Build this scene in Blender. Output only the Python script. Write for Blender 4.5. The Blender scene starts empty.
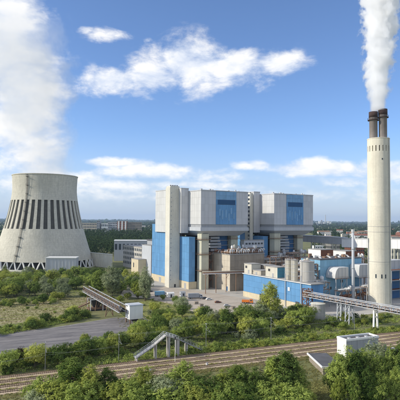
import bpy, bmesh, math, random
from mathutils import Vector, Matrix

R = math.radians
scene = bpy.context.scene
COL = scene.collection

# ------------------------------------------------------------------ camera
F_PX = 470.0                       # focal length for a 400 px wide picture
CAM = Vector((0.0, 0.0, 53.0))
CM = Matrix.Rotation(R(90 + 2.52), 3, 'X') @ Matrix.Rotation(R(0.5), 3, 'Z')
cam_data = bpy.data.cameras.new('camera')
cam_data.sensor_width = 36.0
cam_data.lens = 36.0 * F_PX / 400.0
cam_data.clip_start = 1.0
cam_data.clip_end = 60000.0
cam = bpy.data.objects.new('camera', cam_data)
COL.objects.link(cam)
cam.matrix_world = Matrix.Translation(CAM) @ CM.to_4x4()
scene.camera = cam

# ------------------------------------------------------------------ sun and sky
SUN_EL, SUN_TO = R(30), Vector((-0.985, -0.172, 0.0))
sun_dir = Vector((SUN_TO.x * math.cos(SUN_EL), SUN_TO.y * math.cos(SUN_EL), math.sin(SUN_EL))).normalized()
sun_data = bpy.data.lights.new('sun', 'SUN')
sun_data.energy = 2.75
sun_data.angle = R(0.53)
sun_data.color = (1.0, 0.93, 0.80)
sun = bpy.data.objects.new('sun', sun_data)
COL.objects.link(sun)
sun.rotation_euler = sun_dir.to_track_quat('Z', 'Y').to_euler()
sun.location = (-200, -50, 300)

world = bpy.data.worlds.new('World')
scene.world = world
world.use_nodes = True


def build_world():
    nt = world.node_tree
    N, L = nt.nodes, nt.links
    N.clear()

    def math_(op, a, b=None, c=None, clamp=False):
        n = N.new('ShaderNodeMath'); n.operation = op; n.use_clamp = clamp
        for i, v in enumerate((a, b, c)):
            if v is None:
                continue
            if isinstance(v, (int, float)):
                n.inputs[i].default_value = v
            else:
                L.new(v, n.inputs[i])
        return n.outputs[0]

    def ramp(v, lo, hi):
        n = N.new('ShaderNodeMapRange'); n.interpolation_type = 'SMOOTHSTEP'
        L.new(v, n.inputs[0])
        n.inputs[1].default_value = lo; n.inputs[2].default_value = hi
        return n.outputs[0]
    sky = N.new('ShaderNodeTexSky')
    sky.sky_type = 'NISHITA'
    sky.sun_disc = False
    sky.sun_elevation = SUN_EL
    sky.sun_rotation = math.atan2(SUN_TO.x, SUN_TO.y) % (2 * math.pi)
    sky.air_density = 0.8
    sky.dust_density = 0.3
    sky.ozone_density = 3.5
    bg = N.new('ShaderNodeBackground'); bg.inputs[1].default_value = 0.125
    tint = N.new('ShaderNodeMix'); tint.data_type = 'RGBA'; tint.blend_type = 'MULTIPLY'; tint.inputs[0].default_value = 1.0
    L.new(sky.outputs[0], tint.inputs[6]); tint.inputs[7].default_value = (0.90, 0.96, 1.06, 1)
    L.new(tint.outputs[2], bg.inputs[0])
    tc = N.new('ShaderNodeTexCoord')
    d = tc.outputs['Generated']
    sep = N.new('ShaderNodeSeparateXYZ'); L.new(d, sep.inputs[0])
    x, y, z = sep.outputs
    ys = math_('MAXIMUM', y, 0.05)
    gx = math_('DIVIDE', x, ys)
    gz = math_('DIVIDE', z, ys)
    # noise on the sky direction, flattened so that clouds lie level
    mp = N.new('ShaderNodeMapping'); L.new(d, mp.inputs[0])
    mp.inputs['Scale'].default_value = (1.0, 1.0, 1.9)
    mp.inputs['Location'].default_value = (3.1, 1.7, 0.4)

    def noise(scale, detail, rough=0.55, dist=0.0):
        n = N.new('ShaderNodeTexNoise'); n.inputs['Scale'].default_value = scale
        n.inputs['Detail'].default_value = detail; n.inputs['Roughness'].default_value = rough
        n.inputs['Distortion'].default_value = dist
        L.new(mp.outputs[0], n.inputs['Vector'])
        return n.outputs['Fac']
    n1 = noise(11.0, 10, 0.60, 0.25)
    n2 = noise(38.0, 6, 0.6)
    n3 = noise(3.2, 3)
    # where the cumulus banks hang (elevation and bearing of each bank)
    banks = [(108, 80, 36, 13, 1.1), (150, 75, 36, 17, 1.1), (190, 62, 42, 26, 1.15), (232, 66, 42, 20, 1.05),
             (278, 62, 34, 13, 1.0), (104, 34, 26, 8, 0.8), (82, 29, 10, 5, 0.7), (146, 38, 8, 4, 0.5),
             (108, 163, 28, 5, 1.0), (150, 172, 66, 8, 0.9), (235, 178, 60, 6, 0.7), (350, 180, 60, 7, 0.75), (256, 165, 20, 5, 1.0), (318, 168, 56, 9, 1.15), (215, 186, 90, 5, 0.75), (120, 186, 80, 6, 0.75),
             (385, 170, 46, 11, 1.05), (60, 178, 50, 10, 0.85), (200, 194, 300, 14, 0.60), (14, 3, 26, 7, 0.8),
             (20, 105, 38, 80, 1.2), (-14, 40, 60, 60, 1.2), (290, 186, 60, 5, 0.6)]
    tot = None
    for (px, py, sx, sy, amp) in banks:
        dx = math_('MULTIPLY', math_('SUBTRACT', gx, (px - 200) / F_PX), F_PX / sx)
        dz = math_('MULTIPLY', math_('SUBTRACT', gz, (221 - py) / F_PX), F_PX / sy)
        e = math_('ADD', math_('MULTIPLY', dx, dx), math_('MULTIPLY', dz, dz))
        g = math_('MULTIPLY', math_('EXPONENT', math_('MULTIPLY', e, -0.7)), amp)
        tot = g if tot is None else math_('MAXIMUM', tot, g)
    # scattered fair-weather cumulus over the rest of the sky
    el = math_('MULTIPLY', ramp(z, 0.0, 0.12), 1.0)
    rest = math_('MULTIPLY', ramp(n3, 0.43, 0.58), el)
    front = math_('MULTIPLY', math_('SUBTRACT', 1.0, ramp(math_('ABSOLUTE', gx), 0.5, 0.75)),
                  math_('SUBTRACT', 1.0, ramp(gz, 0.5, 0.75)))
    front = math_('MULTIPLY', front, ramp(y, 0.05, 0.3))
    mx = N.new('ShaderNodeMix'); mx.data_type = 'FLOAT'
    L.new(front, mx.inputs[0]); L.new(rest, mx.inputs[2]); L.new(tot, mx.inputs[3])
    mask = mx.outputs[0]
    fine = math_('ADD', math_('MULTIPLY', math_('SUBTRACT', n1, 0.5), 2.3), math_('MULTIPLY', math_('SUBTRACT', n2, 0.5), 0.55))
    dens = math_('ADD', math_('SUBTRACT', mask, 0.42), math_('MULTIPLY', fine, 0.75))
    edge = ramp(dens, -0.08, 0.58)
    edge = math_('MULTIPLY', edge, ramp(mask, 0.03, 0.40))
    edge = math_('MULTIPLY', edge, 0.93)
    cg = N.new('ShaderNodeBackground')
    tone = N.new('ShaderNodeMix'); tone.data_type = 'RGBA'
    L.new(ramp(n1, 0.36, 0.62), tone.inputs[0])
    tone.inputs[6].default_value = (0.72, 0.77, 0.86, 1)
    tone.inputs[7].default_value = (0.98, 0.96, 0.93, 1)
    L.new(tone.outputs[2], cg.inputs[0])
    cg.inputs[1].default_value = 0.80
    ms = N.new('ShaderNodeMixShader')
    # thin milky veil low over the whole horizon
    veil = N.new('ShaderNodeBackground'); veil.inputs[0].default_value = (0.48, 0.53, 0.65, 1); veil.inputs[1].default_value = 0.80
    lowf = math_('MULTIPLY', math_('SUBTRACT', 1.0, ramp(z, -0.02, 0.20)), 0.80)
    mv = N.new('ShaderNodeMixShader')
    L.new(lowf, mv.inputs[0]); L.new(bg.outputs[0], mv.inputs[1]); L.new(veil.outputs[0], mv.inputs[2])
    L.new(edge, ms.inputs[0]); L.new(mv.outputs[0], ms.inputs[1]); L.new(cg.outputs[0], ms.inputs[2])
    out = N.new('ShaderNodeOutputWorld')
    L.new(ms.outputs[0], out.inputs[0])


build_world()

vs = scene.view_settings
vs.view_transform = 'Standard'
vs.look = 'None'
vs.exposure = 0.56
vs.gamma = 1.0
vs.use_curve_mapping = False
cy = scene.cycles
cy.max_bounces = 18
cy.diffuse_bounces = 5
cy.glossy_bounces = 2
cy.transmission_bounces = 4
cy.transparent_max_bounces = 12
cy.volume_bounces = 18
cy.volume_step_rate = 1.0
cy.use_denoising = True
cy.use_adaptive_sampling = True
cy.adaptive_threshold = 0.02

# ------------------------------------------------------------------ site coordinates
TH = R(31.0)                        # bearing of the boiler-house row
U = Vector((math.cos(TH), math.sin(TH), 0))
W = Vector((-math.sin(TH), math.cos(TH), 0))
ORG = Vector((0.8, 361.0, 0))


def PL(a, c, z=0.0):
    """a point of the plant: a along the row, c behind the front line"""
    return ORG + U * a + W * c + Vector((0, 0, z))


def ray(px, py):
    return (CM @ Vector(((px - 200) / F_PX, -(py - 200) / F_PX, -1.0)))


def G(px, py, z=0.0):
    """survey point: where that sight line meets the height z"""
    d = ray(px, py)
    t = (z - CAM.z) / d.z
    return CAM + d * t


def AT(px, py, dist):
    d = ray(px, py)
    return CAM + d * (dist / d.y)


TRK = R(23.1)
TD = Vector((math.cos(TRK), math.sin(TRK), 0))      # along the railway
TN = Vector((-math.sin(TRK), math.cos(TRK), 0))     # across it, away from the camera
TO = G(0, 377)


def TR(s, t, z=0.0):
    return TO + TD * s + TN * t + Vector((0, 0, z))


# ------------------------------------------------------------------ materials
MATS = {}


def pm(name, col, var=0.10, scale=0.25, rough=0.8, metal=0.0, streak=0.0, bump=0.0, spec=0.3, col2=None, coord='world', fine=0.0, along=None, rand=0.0):
    """procedural paint / concrete / earth: base colour broken by two noises and rain streaks"""
    m = bpy.data.materials.new(name)
    m.use_nodes = True
    nt = m.node_tree
    N, L = nt.nodes, nt.links
    b = N['Principled BSDF']
    b.inputs['Roughness'].default_value = rough
    b.inputs['Metallic'].default_value = metal
    b.inputs['Specular IOR Level'].default_value = spec
    if coord == 'world':
        src = N.new('ShaderNodeNewGeometry').outputs['Position']
    else:
        src = N.new('ShaderNodeTexCoord').outputs['Object']

    if along is not None:
        ma = N.new('ShaderNodeMapping'); L.new(src, ma.inputs[0])
        ma.vector_type = 'TEXTURE'
        ma.inputs['Rotation'].default_value = (0, 0, along); ma.inputs['Scale'].default_value = (7, 1, 1)
        src = ma.outputs[0]

    def noise(sc, det, vec):
        n = N.new('ShaderNodeTexNoise'); n.inputs['Scale'].default_value = sc
        n.inputs['Detail'].default_value = det; n.inputs['Roughness'].default_value = 0.6
        L.new(vec, n.inputs['Vector'])
        return n.outputs['Fac']
    mix = N.new('ShaderNodeMix'); mix.data_type = 'RGBA'
    rp = N.new('ShaderNodeMapRange'); L.new(noise(scale, 6, src), rp.inputs[0])
    rp.inputs[1].default_value = 0.3; rp.inputs[2].default_value = 0.7
    L.new(rp.outputs[0], mix.inputs[0])
    c2 = col2 if col2 else tuple(min(1, v * (1 + var)) for v in col)
    c1 = tuple(v * (1 - var) for v in col) if not col2 else col
    mix.inputs[6].default_value = (*c1, 1); mix.inputs[7].default_value = (*c2, 1)
    cur = mix.outputs[2]
    if streak:
        mp = N.new('ShaderNodeMapping'); L.new(src, mp.inputs[0])
        mp.inputs['Scale'].default_value = (0.9, 0.9, 0.035)
        mr = N.new('ShaderNodeMapRange'); L.new(noise(1.0, 5, mp.outputs[0]), mr.inputs[0])
        mr.inputs[1].default_value = 0.42; mr.inputs[2].default_value = 0.75
        mr.inputs[3].default_value = 0.0; mr.inputs[4].default_value = streak
        mx = N.new('ShaderNodeMix'); mx.data_type = 'RGBA'
        L.new(mr.outputs[0], mx.inputs[0]); L.new(cur, mx.inputs[6])
        mx.inputs[7].default_value = (*[v * 0.42 for v in col], 1)
        cur = mx.outputs[2]
    if fine:
        mx = N.new('ShaderNodeMix'); mx.data_type = 'RGBA'; mx.blend_type = 'MULTIPLY'
        mr = N.new('ShaderNodeMapRange'); L.new(noise(scale * 9, 4, src), mr.inputs[0])
        mr.inputs[1].default_value = 0.3; mr.inputs[2].default_value = 0.7
        mr.inputs[3].default_value = 1 - fine; mr.inputs[4].default_value = 1 + fine
        mx.inputs[0].default_value = 1.0
        L.new(cur, mx.inputs[6]); L.new(mr.outputs[0], mx.inputs[7])
        cur = mx.outputs[2]
    if rand:
        oi = N.new('ShaderNodeObjectInfo')
        mr = N.new('ShaderNodeMapRange'); L.new(oi.outputs['Random'], mr.inputs[0])
        mr.inputs[3].default_value = 1 - rand; mr.inputs[4].default_value = 1 + rand
        mx = N.new('ShaderNodeMix'); mx.data_type = 'RGBA'; mx.blend_type = 'MULTIPLY'; mx.inputs[0].default_value = 1.0
        L.new(cur, mx.inputs[6]); L.new(mr.outputs[0], mx.inputs[7])
        cur = mx.outputs[2]
    L.new(cur, b.inputs['Base Color'])
    if bump:
        bn = N.new('ShaderNodeBump'); bn.inputs['Strength'].default_value = bump
        bn.inputs['Distance'].default_value = 0.3
        L.new(noise(scale * 8, 5, src), bn.inputs['Height'])
        L.new(bn.outputs[0], b.inputs['Normal'])
    MATS[name] = m
    return m


def leaf_mat(name, c1, c2, trans=0.45):
    m = bpy.data.materials.new(name)
    m.use_nodes = True
    nt = m.node_tree
    N, L = nt.nodes, nt.links
    N.clear()
    at = N.new('ShaderNodeAttribute'); at.attribute_name = 'clump'
    oi = N.new('ShaderNodeObjectInfo')
    mix = N.new('ShaderNodeMix'); mix.data_type = 'RGBA'
    ad = N.new('ShaderNodeMath'); ad.operation = 'MULTIPLY_ADD'
    L.new(at.outputs['Fac'], ad.inputs[0]); ad.inputs[1].default_value = 0.75
    of = N.new('ShaderNodeMath'); of.operation = 'MULTIPLY_ADD'
    L.new(oi.outputs['Random'], of.inputs[0]); of.inputs[1].default_value = 0.5; of.inputs[2].default_value = -0.12
    L.new(of.outputs[0], ad.inputs[2])
    L.new(ad.outputs[0], mix.inputs[0])
    mix.clamp_factor = True
    mix.inputs[6].default_value = (*c1, 1); mix.inputs[7].default_value = (*c2, 1)
    df = N.new('ShaderNodeBsdfDiffuse'); tr = N.new('ShaderNodeBsdfTranslucent')
    L.new(mix.outputs[2], df.inputs[0]); L.new(mix.outputs[2], tr.inputs[0])
    ms = N.new('ShaderNodeMixShader'); ms.inputs[0].default_value = trans
    L.new(df.outputs[0], ms.inputs[1]); L.new(tr.outputs[0], ms.inputs[2])
    out = N.new('ShaderNodeOutputMaterial'); L.new(ms.outputs[0], out.inputs[0])
    MATS[name] = m
    return m


pm('concrete', (0.68, 0.655, 0.56), 0.07, 0.12, 0.9, streak=0.22, fine=0.06)
pm('chimney_concrete', (0.76, 0.71, 0.58), 0.06, 0.10, 0.9, streak=0.26, fine=0.05)
pm('tower_concrete', (0.60, 0.57, 0.475), 0.08, 0.06, 0.92, streak=0.34, fine=0.08)
pm('column_concrete', (0.56, 0.55, 0.43), 0.08, 0.2, 0.9, streak=0.25, fine=0.06)
pm('plinth', (0.60, 0.52, 0.36), 0.08, 0.3, 0.9, streak=0.2)
pm('white_clad', (0.60, 0.60, 0.585), 0.035, 0.12, 0.55, streak=0.22, rand=0.035)
pm('grey_clad', (0.57, 0.575, 0.585), 0.035, 0.12, 0.55, streak=0.24, rand=0.04)
pm('blue_clad', (0.125, 0.30, 0.53), 0.07, 0.15, 0.5, streak=0.3, rand=0.07)
pm('blue_dark', (0.045, 0.14, 0.30), 0.08, 0.3, 0.5)
pm('blue_mid', (0.20, 0.38, 0.58), 0.07, 0.3, 0.45, streak=0.2, rand=0.06)
pm('pale_blue', (0.24, 0.46, 0.62), 0.06, 0.2, 0.5, streak=0.3, rand=0.06)
pm('teal', (0.08, 0.27, 0.37), 0.10, 0.2, 0.55, streak=0.2)
pm('joint', (0.40, 0.41, 0.42), 0.1, 0.3, 0.9)
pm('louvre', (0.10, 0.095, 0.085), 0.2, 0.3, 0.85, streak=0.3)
pm('white_paint', (0.80, 0.79, 0.75), 0.04, 0.3, 0.6, streak=0.12)
pm('cream_paint', (0.60, 0.565, 0.47), 0.06, 0.3, 0.7, streak=0.25)
pm('grey_paint', (0.36, 0.37, 0.38), 0.08, 0.3, 0.7, streak=0.18)
pm('pale_grey', (0.50, 0.52, 0.54), 0.05, 0.2, 0.65, streak=0.15)
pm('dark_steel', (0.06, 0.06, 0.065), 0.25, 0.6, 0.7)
pm('steel', (0.34, 0.35, 0.36), 0.12, 0.6, 0.5, metal=0.3)
pm('galv', (0.62, 0.62, 0.61), 0.1, 0.6, 0.45, metal=0.35)
pm('rust', (0.20, 0.085, 0.045), 0.25, 0.8, 0.85)
pm('brown_steel', (0.27, 0.17, 0.11), 0.2, 0.6, 0.8)
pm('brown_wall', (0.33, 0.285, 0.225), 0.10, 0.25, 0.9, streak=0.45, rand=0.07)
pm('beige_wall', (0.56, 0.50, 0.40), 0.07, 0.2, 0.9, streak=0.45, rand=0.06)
pm('flue_steel', (0.26, 0.23, 0.21), 0.12, 0.3, 0.6, metal=0.2, streak=0.35)
pm('soot', (0.07, 0.045, 0.04), 0.2, 0.6, 0.9)
pm('roof_grey', (0.33, 0.32, 0.30), 0.15, 0.2, 0.95)
pm('roof_dark', (0.11, 0.11, 0.115), 0.2, 0.2, 0.9)
pm('roof_red', (0.25, 0.11, 0.075), 0.15, 0.3, 0.9)
pm('brick_red', (0.36, 0.14, 0.08), 0.12, 0.4, 0.9)
pm('orange', (0.70, 0.20, 0.03), 0.06, 0.5, 0.5)
pm('rubber', (0.03, 0.03, 0.03), 0.2, 1.0, 0.9)
pm('glass', (0.05, 0.065, 0.08), 0.15, 0.4, 0.2, spec=0.5)
pm('silo', (0.50, 0.475, 0.43), 0.07, 0.3, 0.85, streak=0.4)
pm('bark', (0.11, 0.085, 0.06), 0.25, 2.0, 0.95, coord='object')
pm('timber', (0.20, 0.15, 0.105), 0.2, 1.5, 0.95)
pm('rail_rust', (0.19, 0.125, 0.085), 0.2, 0.8, 0.7)
pm('ballast', (0.64, 0.50, 0.35), 0, 0.4, 0.97, col2=(0.42, 0.31, 0.19), bump=0.5, fine=0.25, along=TRK)
pm('track_soil', (0.15, 0.105, 0.06), 0, 0.3, 1.0, col2=(0.23, 0.22, 0.075), bump=0.6, fine=0.3, along=TRK)
pm('asphalt', (0.115, 0.108, 0.112), 0, 0.35, 0.95, col2=(0.27, 0.25, 0.235), bump=0.3, fine=0.25, along=R(24))
pm('dry_field', (0.37, 0.29, 0.19), 0, 0.25, 1.0, col2=(0.27, 0.29, 0.09), bump=0.5, fine=0.25, along=R(10))
pm('sand', (0.53, 0.455, 0.37), 0, 0.3, 1.0, col2=(0.36, 0.31, 0.25), bump=0.4, fine=0.18, along=R(31))
pm('pavement', (0.46, 0.43, 0.38), 0.1, 0.1, 0.95, fine=0.1)
pm('grass', (0.16, 0.19, 0.05), 0, 0.06, 1.0, col2=(0.30, 0.28, 0.09), bump=0.6, fine=0.25)
pm('ground', (0.12, 0.14, 0.05), 0, 0.02, 1.0, col2=(0.22, 0.205, 0.09), bump=0.5, fine=0.25)
leaf_mat('leaf_mid', (0.1, 0.165, 0.036), (0.52, 0.6, 0.15))
leaf_mat('leaf_dark', (0.045, 0.09, 0.022), (0.22, 0.3, 0.075))
leaf_mat('leaf_yellow', (0.19, 0.245, 0.044), (0.62, 0.64, 0.16))
leaf_mat('leaf_silver', (0.19, 0.235, 0.12), (0.46, 0.5, 0.29))
leaf_mat('leaf_red', (0.030, 0.022, 0.016), (0.075, 0.050, 0.030))
leaf_mat('leaf_far', (.022,.048,.022), (.075,.110,.040), 0.2)
leaf_mat('weed', (0.15, 0.16, 0.045), (0.42, 0.37, 0.15), 0.3)


# ------------------------------------------------------------------ mesh helpers
class MB:
    """collects simple solids into one mesh"""

    def __init__(self):
        self.v, self.f = [], []

    def add(self, vs, fs):
        o = len(self.v)
        self.v += [tuple(p) for p in vs]
        self.f += [tuple(i + o for i in f) for f in fs]
        return self

    def box(self, x0, x1, y0, y1, z0, z1):
        vs = [(x0, y0, z0), (x1, y0, z0), (x1, y1, z0), (x0, y1, z0), (x0, y0, z1), (x1, y0, z1), (x1, y1, z1), (x0, y1, z1)]
        return self.add(vs, [(3, 2, 1, 0), (4, 5, 6, 7), (0, 1, 5, 4), (1, 2, 6, 5), (2, 3, 7, 6), (3, 0, 4, 7)])

    def frustum(self, lo, hi):
        (a0, a1, b0, b1, z0), (c0, c1, d0, d1, z1) = lo, hi
        vs = [(a0, b0, z0), (a1, b0, z0), (a1, b1, z0), (a0, b1, z0), (c0, d0, z1), (c1, d0, z1), (c1, d1, z1), (c0, d1, z1)]
        return self.add(vs, [(3, 2, 1, 0), (4, 5, 6, 7), (0, 1, 5, 4), (1, 2, 6, 5), (2, 3, 7, 6), (3, 0, 4, 7)])

    def prism(self, poly, z0, z1):
        n = len(poly)
        vs = [(p[0], p[1], z0) for p in poly] + [(p[0], p[1], z1) for p in poly]
        fs = [tuple(range(n - 1, -1, -1)), tuple(range(n, 2 * n))]
        fs += [(i, (i + 1) % n, n + (i + 1) % n, n + i) for i in range(n)]
        return self.add(vs, fs)

    def tube(self, p0, p1, r0, r1=None, n=8, cap=True):
        r1 = r0 if r1 is None else r1
        p0, p1 = Vector(p0), Vector(p1)
        d = (p1 - p0).normalized()
        a = d.orthogonal().normalized()
        b = d.cross(a)
        vs = []
        for p, r in ((p0, r0), (p1, r1)):
            for i in range(n):
                t = 2 * math.pi * i / n
                vs.append(p + (a * math.cos(t) + b * math.sin(t)) * r)
        fs = [(i, (i + 1) % n, n + (i + 1) % n, n + i) for i in range(n)]
        if cap:
            fs += [tuple(range(n - 1, -1, -1)), tuple(range(n, 2 * n))]
        return self.add(vs, fs)

    def bar(self, p0, p1, w, h=None):
        """square bar between two points"""
        h = w if h is None else h
        p0, p1 = Vector(p0), Vector(p1)
        d = (p1 - p0).normalized()
        s = d.cross(Vector((0, 0, 1)))
        if s.length < 1e-4:
            s = Vector((1, 0, 0))
        s.normalize()
        t = s.cross(d)
        vs = []
        for p in (p0, p1):
            vs += [p - s * w / 2 - t * h / 2, p + s * w / 2 - t * h / 2, p + s * w / 2 + t * h / 2, p - s * w / 2 + t * h / 2]
        return self.add(vs, [(3, 2, 1, 0), (4, 5, 6, 7), (0, 1, 5, 4), (1, 2, 6, 5), (2, 3, 7, 6), (3, 0, 4, 7)])

    def lathe(self, prof, n=48, c=(0, 0), cap=True):
        o = []
        for (r, z) in prof:
            for i in range(n):
                t = 2 * math.pi * i / n
                o.append((c[0] + r * math.cos(t), c[1] + r * math.sin(t), z))
        fs = []
        for k in range(len(prof) - 1):
            for i in range(n):
                j = (i + 1) % n
                fs.append((k * n + i, k * n + j, (k + 1) * n + j, (k + 1) * n + i))
        if cap:
            fs.append(tuple(range(n - 1, -1, -1)))
            fs.append(tuple((len(prof) - 1) * n + i for i in range(n)))
        return self.add(o, fs)

    def mesh(self, name, m):
        me = bpy.data.meshes.new(name)
        me.from_pydata(self.v, [], self.f)
        me.materials.append(MATS[m] if isinstance(m, str) else m)
        me.update()
        return me

    def build(self, name, m, parent=None, smooth=False, label=None, bevel=0.0):
        me = self.mesh(name, m)
        o = bpy.data.objects.new(name, me)
        COL.objects.link(o)
        o.parent = parent
        if smooth:
            for p in me.polygons:
                p.use_smooth = len(p.vertices) == 4
        if label:
            o['label'] = label
        if bevel:
            md = o.modifiers.new('bevel', 'BEVEL'); md.width = bevel; md.segments = 1; md.limit_method = 'ANGLE'
        return o


def tag(o, label=None, cat=None, group=None, kind=None):
    for k, v in (('label', label), ('category', cat), ('group', group), ('kind', kind)):
        if v:
            o[k] = v
    return o


def thing(name, label, cat, loc=(0, 0, 0), rz=0.0, group=None):
    o = bpy.data.objects.new(name, None)
    COL.objects.link(o)
    o.empty_display_size = 1.0
    o.location = loc
    o.rotation_euler = (0, 0, rz)
    return tag(o, label, cat, group)


def link(name, me, parent=None, loc=(0, 0, 0), rz=0.0):
    o = bpy.data.objects.new(name, me)
    COL.objects.link(o)
    o.parent = parent
    o.location = loc
    o.rotation_euler = (0, 0, rz)
    return o


def copy_tree(o, parent=None):
    c = o.copy()
    COL.objects.link(c)
    c.parent = parent
    for ch in [x for x in o.children]:
        copy_tree(ch, c)
    return c


def box_part(name, m, parent, *b, **k):
    return MB().box(*b).build(name, m, parent, **k)


def sheet(name, pts, z, m, label=None, sub=1):
    me = bpy.data.meshes.new(name)
    me.from_pydata([(p[0], p[1], z) for p in pts], [], [tuple(range(len(pts)))])
    if me.polygons[0].normal.z < 0:
        me.flip_normals()
    me.materials.append(MATS[m])
    o = bpy.data.objects.new(name, me)
    COL.objects.link(o)
    tag(o, label, None, None, 'structure')
    return o


PANEL = {}


def clad(parent, name, m, side, pos, s0, s1, z0, z1, nc, nr, gap=0.06, t=0.16):
    """cladding sheets on a wall: each sheet an object, sheets of one size share a mesh.
    side 'front' = wall y=pos facing -y, 'left' = wall x=pos facing -x"""
    w, h = (s1 - s0) / nc, (z1 - z0) / nr
    key = (m, side, round(w, 3), round(h, 3), t)
    if key not in PANEL:
        b = MB()
        if side == 'front':
            b.box(gap / 2, w - gap / 2, -t, 0, gap / 2, h - gap / 2)
        else:
            b.box(-t, 0, gap / 2, w - gap / 2, gap / 2, h - gap / 2)
        PANEL[key] = b.mesh(name, m)
    for i in range(nc):
        for k in range(nr):
            p = (s0 + i * w, pos, z0 + k * h) if side == 'front' else (pos, s0 + i * w, z0 + k * h)
            link(name, PANEL[key], parent, p)

# ================================================================== the setting
def make_ground():
    n, rad = 96, 24000.0
    me = bpy.data.meshes.new('ground')
    vs = [(rad * math.cos(2 * math.pi * i / n), rad * math.sin(2 * math.pi * i / n), 0) for i in range(n)]
    me.from_pydata(vs, [], [tuple(range(n))])
    me.materials.append(MATS['ground'])
    o = bpy.data.objects.new('ground', me)
    COL.objects.link(o)
    tag(o, 'green and brown open land running out to the horizon', None, None, 'structure')


make_ground()


def GP(*pts):
    return [G(*p) for p in pts]


sheet('dry_field', GP((-30, 306), (40, 301), (88, 296), (100, 303), (84, 316), (40, 321), (-30, 328)), 0.04, 'dry_field',
      'dry tan field left of the conveyor')
sheet('asphalt_yard', GP((-30, 337), (50, 328), (108, 319), (138, 316), (150, 321), (128, 331), (60, 347), (-30, 364)), 0.05, 'asphalt',
      'grey asphalt yard behind the round bushes')
sheet('sand_yard', GP((128, 282), (160, 286), (205, 292), (262, 301), (262, 318), (215, 320), (178, 306), (150, 299), (120, 296)), 0.04, 'sand',
      'pale sandy yard in front of the boiler houses')
sheet('plant_pavement', [PL(-45, -8), PL(-45, 130), PL(190, 130), PL(190, -125), PL(4, -125), PL(4, -48), PL(-10, -40)], 0.02, 'pavement',
      'pale paved ground of the power plant')
sheet('meadow', GP((120, 306), (150, 300), (180, 306), (200, 317), (170, 332), (120, 332)), 0.03, 'grass', 'yellow green meadow beside the sandy yard')
sheet('grass_patch', GP((298, 384), (338, 378), (338, 410), (298, 410)), 0.05, 'grass', 'sunlit grass patch between the foreground trees')
# pale kerb lines and old tracks set in the asphalt yard
for (p, q, wd) in (((34, 331.5), (66, 326.2), 0.5), ((70, 325.5), (118, 317.3), 0.5), ((5, 350.5), (16, 349), 0.4)):
    A, B = G(*p), G(*q)
    nrm = (B - A).normalized().cross(Vector((0, 0, 1))) * wd / 2
    b = MB(); b.add([A - nrm, B - nrm, B + nrm, A + nrm, A - nrm + Vector((0, 0, .16)), B - nrm + Vector((0, 0, .16)), B + nrm + Vector((0, 0, .16)), A + nrm + Vector((0, 0, .16))],
                    [(4, 5, 6, 7), (0, 1, 5, 4), (1, 2, 6, 5), (2, 3, 7, 6), (3, 0, 4, 7)])
    tag(b.build('kerb', 'pavement'), 'long pale kerb strip across the asphalt yard', None, 'kerb strips in the yard', 'structure')


# ---- railway: soil bed, then four tracks, each ballast + sleepers + two rails
S0, S1 = -60.0, 330.0
sheet('railway_bed', [TR(S0, 1.0), TR(S1, 1.0), TR(S1, -21), TR(S0, -21)], 0.06, 'track_soil', 'brown weedy railway bed crossing the foreground')
ORD = ['farthest', 'second farthest', 'second nearest', 'nearest']
for k in range(4):
    t = -1.6 - 4.75 * k
    root = thing('railway_track', '%s of the four rusty railway tracks on tan ballast' % ORD[k], 'railway track', TR(0, t), TRK, 'parallel railway tracks')
    b = MB()
    n = 60
    rnd = random.Random(k)
    for i in range(n):
        x0, x1 = S0 + (S1 - S0) * i / n, S0 + (S1 - S0) * (i + 1) / n
        w0 = 1.55 + 0.35 * math.sin(i * 1.7 + k) * rnd.random()
        b.add([(x0, -w0 - .5, .07), (x1, -w0 - .5, .07), (x1, w0 + .5, .07), (x0, w0 + .5, .07),
               (x0, -w0, .34), (x1, -w0, .34), (x1, w0, .34), (x0, w0, .34)], [(4, 5, 6, 7), (0, 1, 5, 4), (2, 3, 7, 6)])
    b.build('ballast', 'ballast', root)
    b = MB()
    x = S0
    while x < S1:
        b.box(x, x + .24, -1.2, 1.2, .30, .352)
        x += 0.66
    tag(b.build('sleepers', 'timber', root), kind='stuff')
    for s in (-.75, .75):
        b = MB(); b.box(S0, S1, s - .075, s + .075, .386, .54)
        b.build('rail', 'rail_rust', root)


# ================================================================== cooling tower
def tower_r(z):
    kn = [(0, 57), (9, 54), (24, 49), (44, 43.2), (60, 39.2), (76, 36.2), (85, 34.9), (94, 34.8), (104, 35.7)]
    for (a, ra), (b_, rb) in zip(kn, kn[1:]):
        if z <= b_:
            t = (z - a) / (b_ - a)
            return ra + (rb - ra) * t
    return kn[-1][1]


def smooth_r(z, w=6.0):
    zz = [max(0, min(104, z + d)) for d in (-w, -w / 2, 0, w / 2, w)]
    return sum(tower_r(q) for q in zz) / 5


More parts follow.
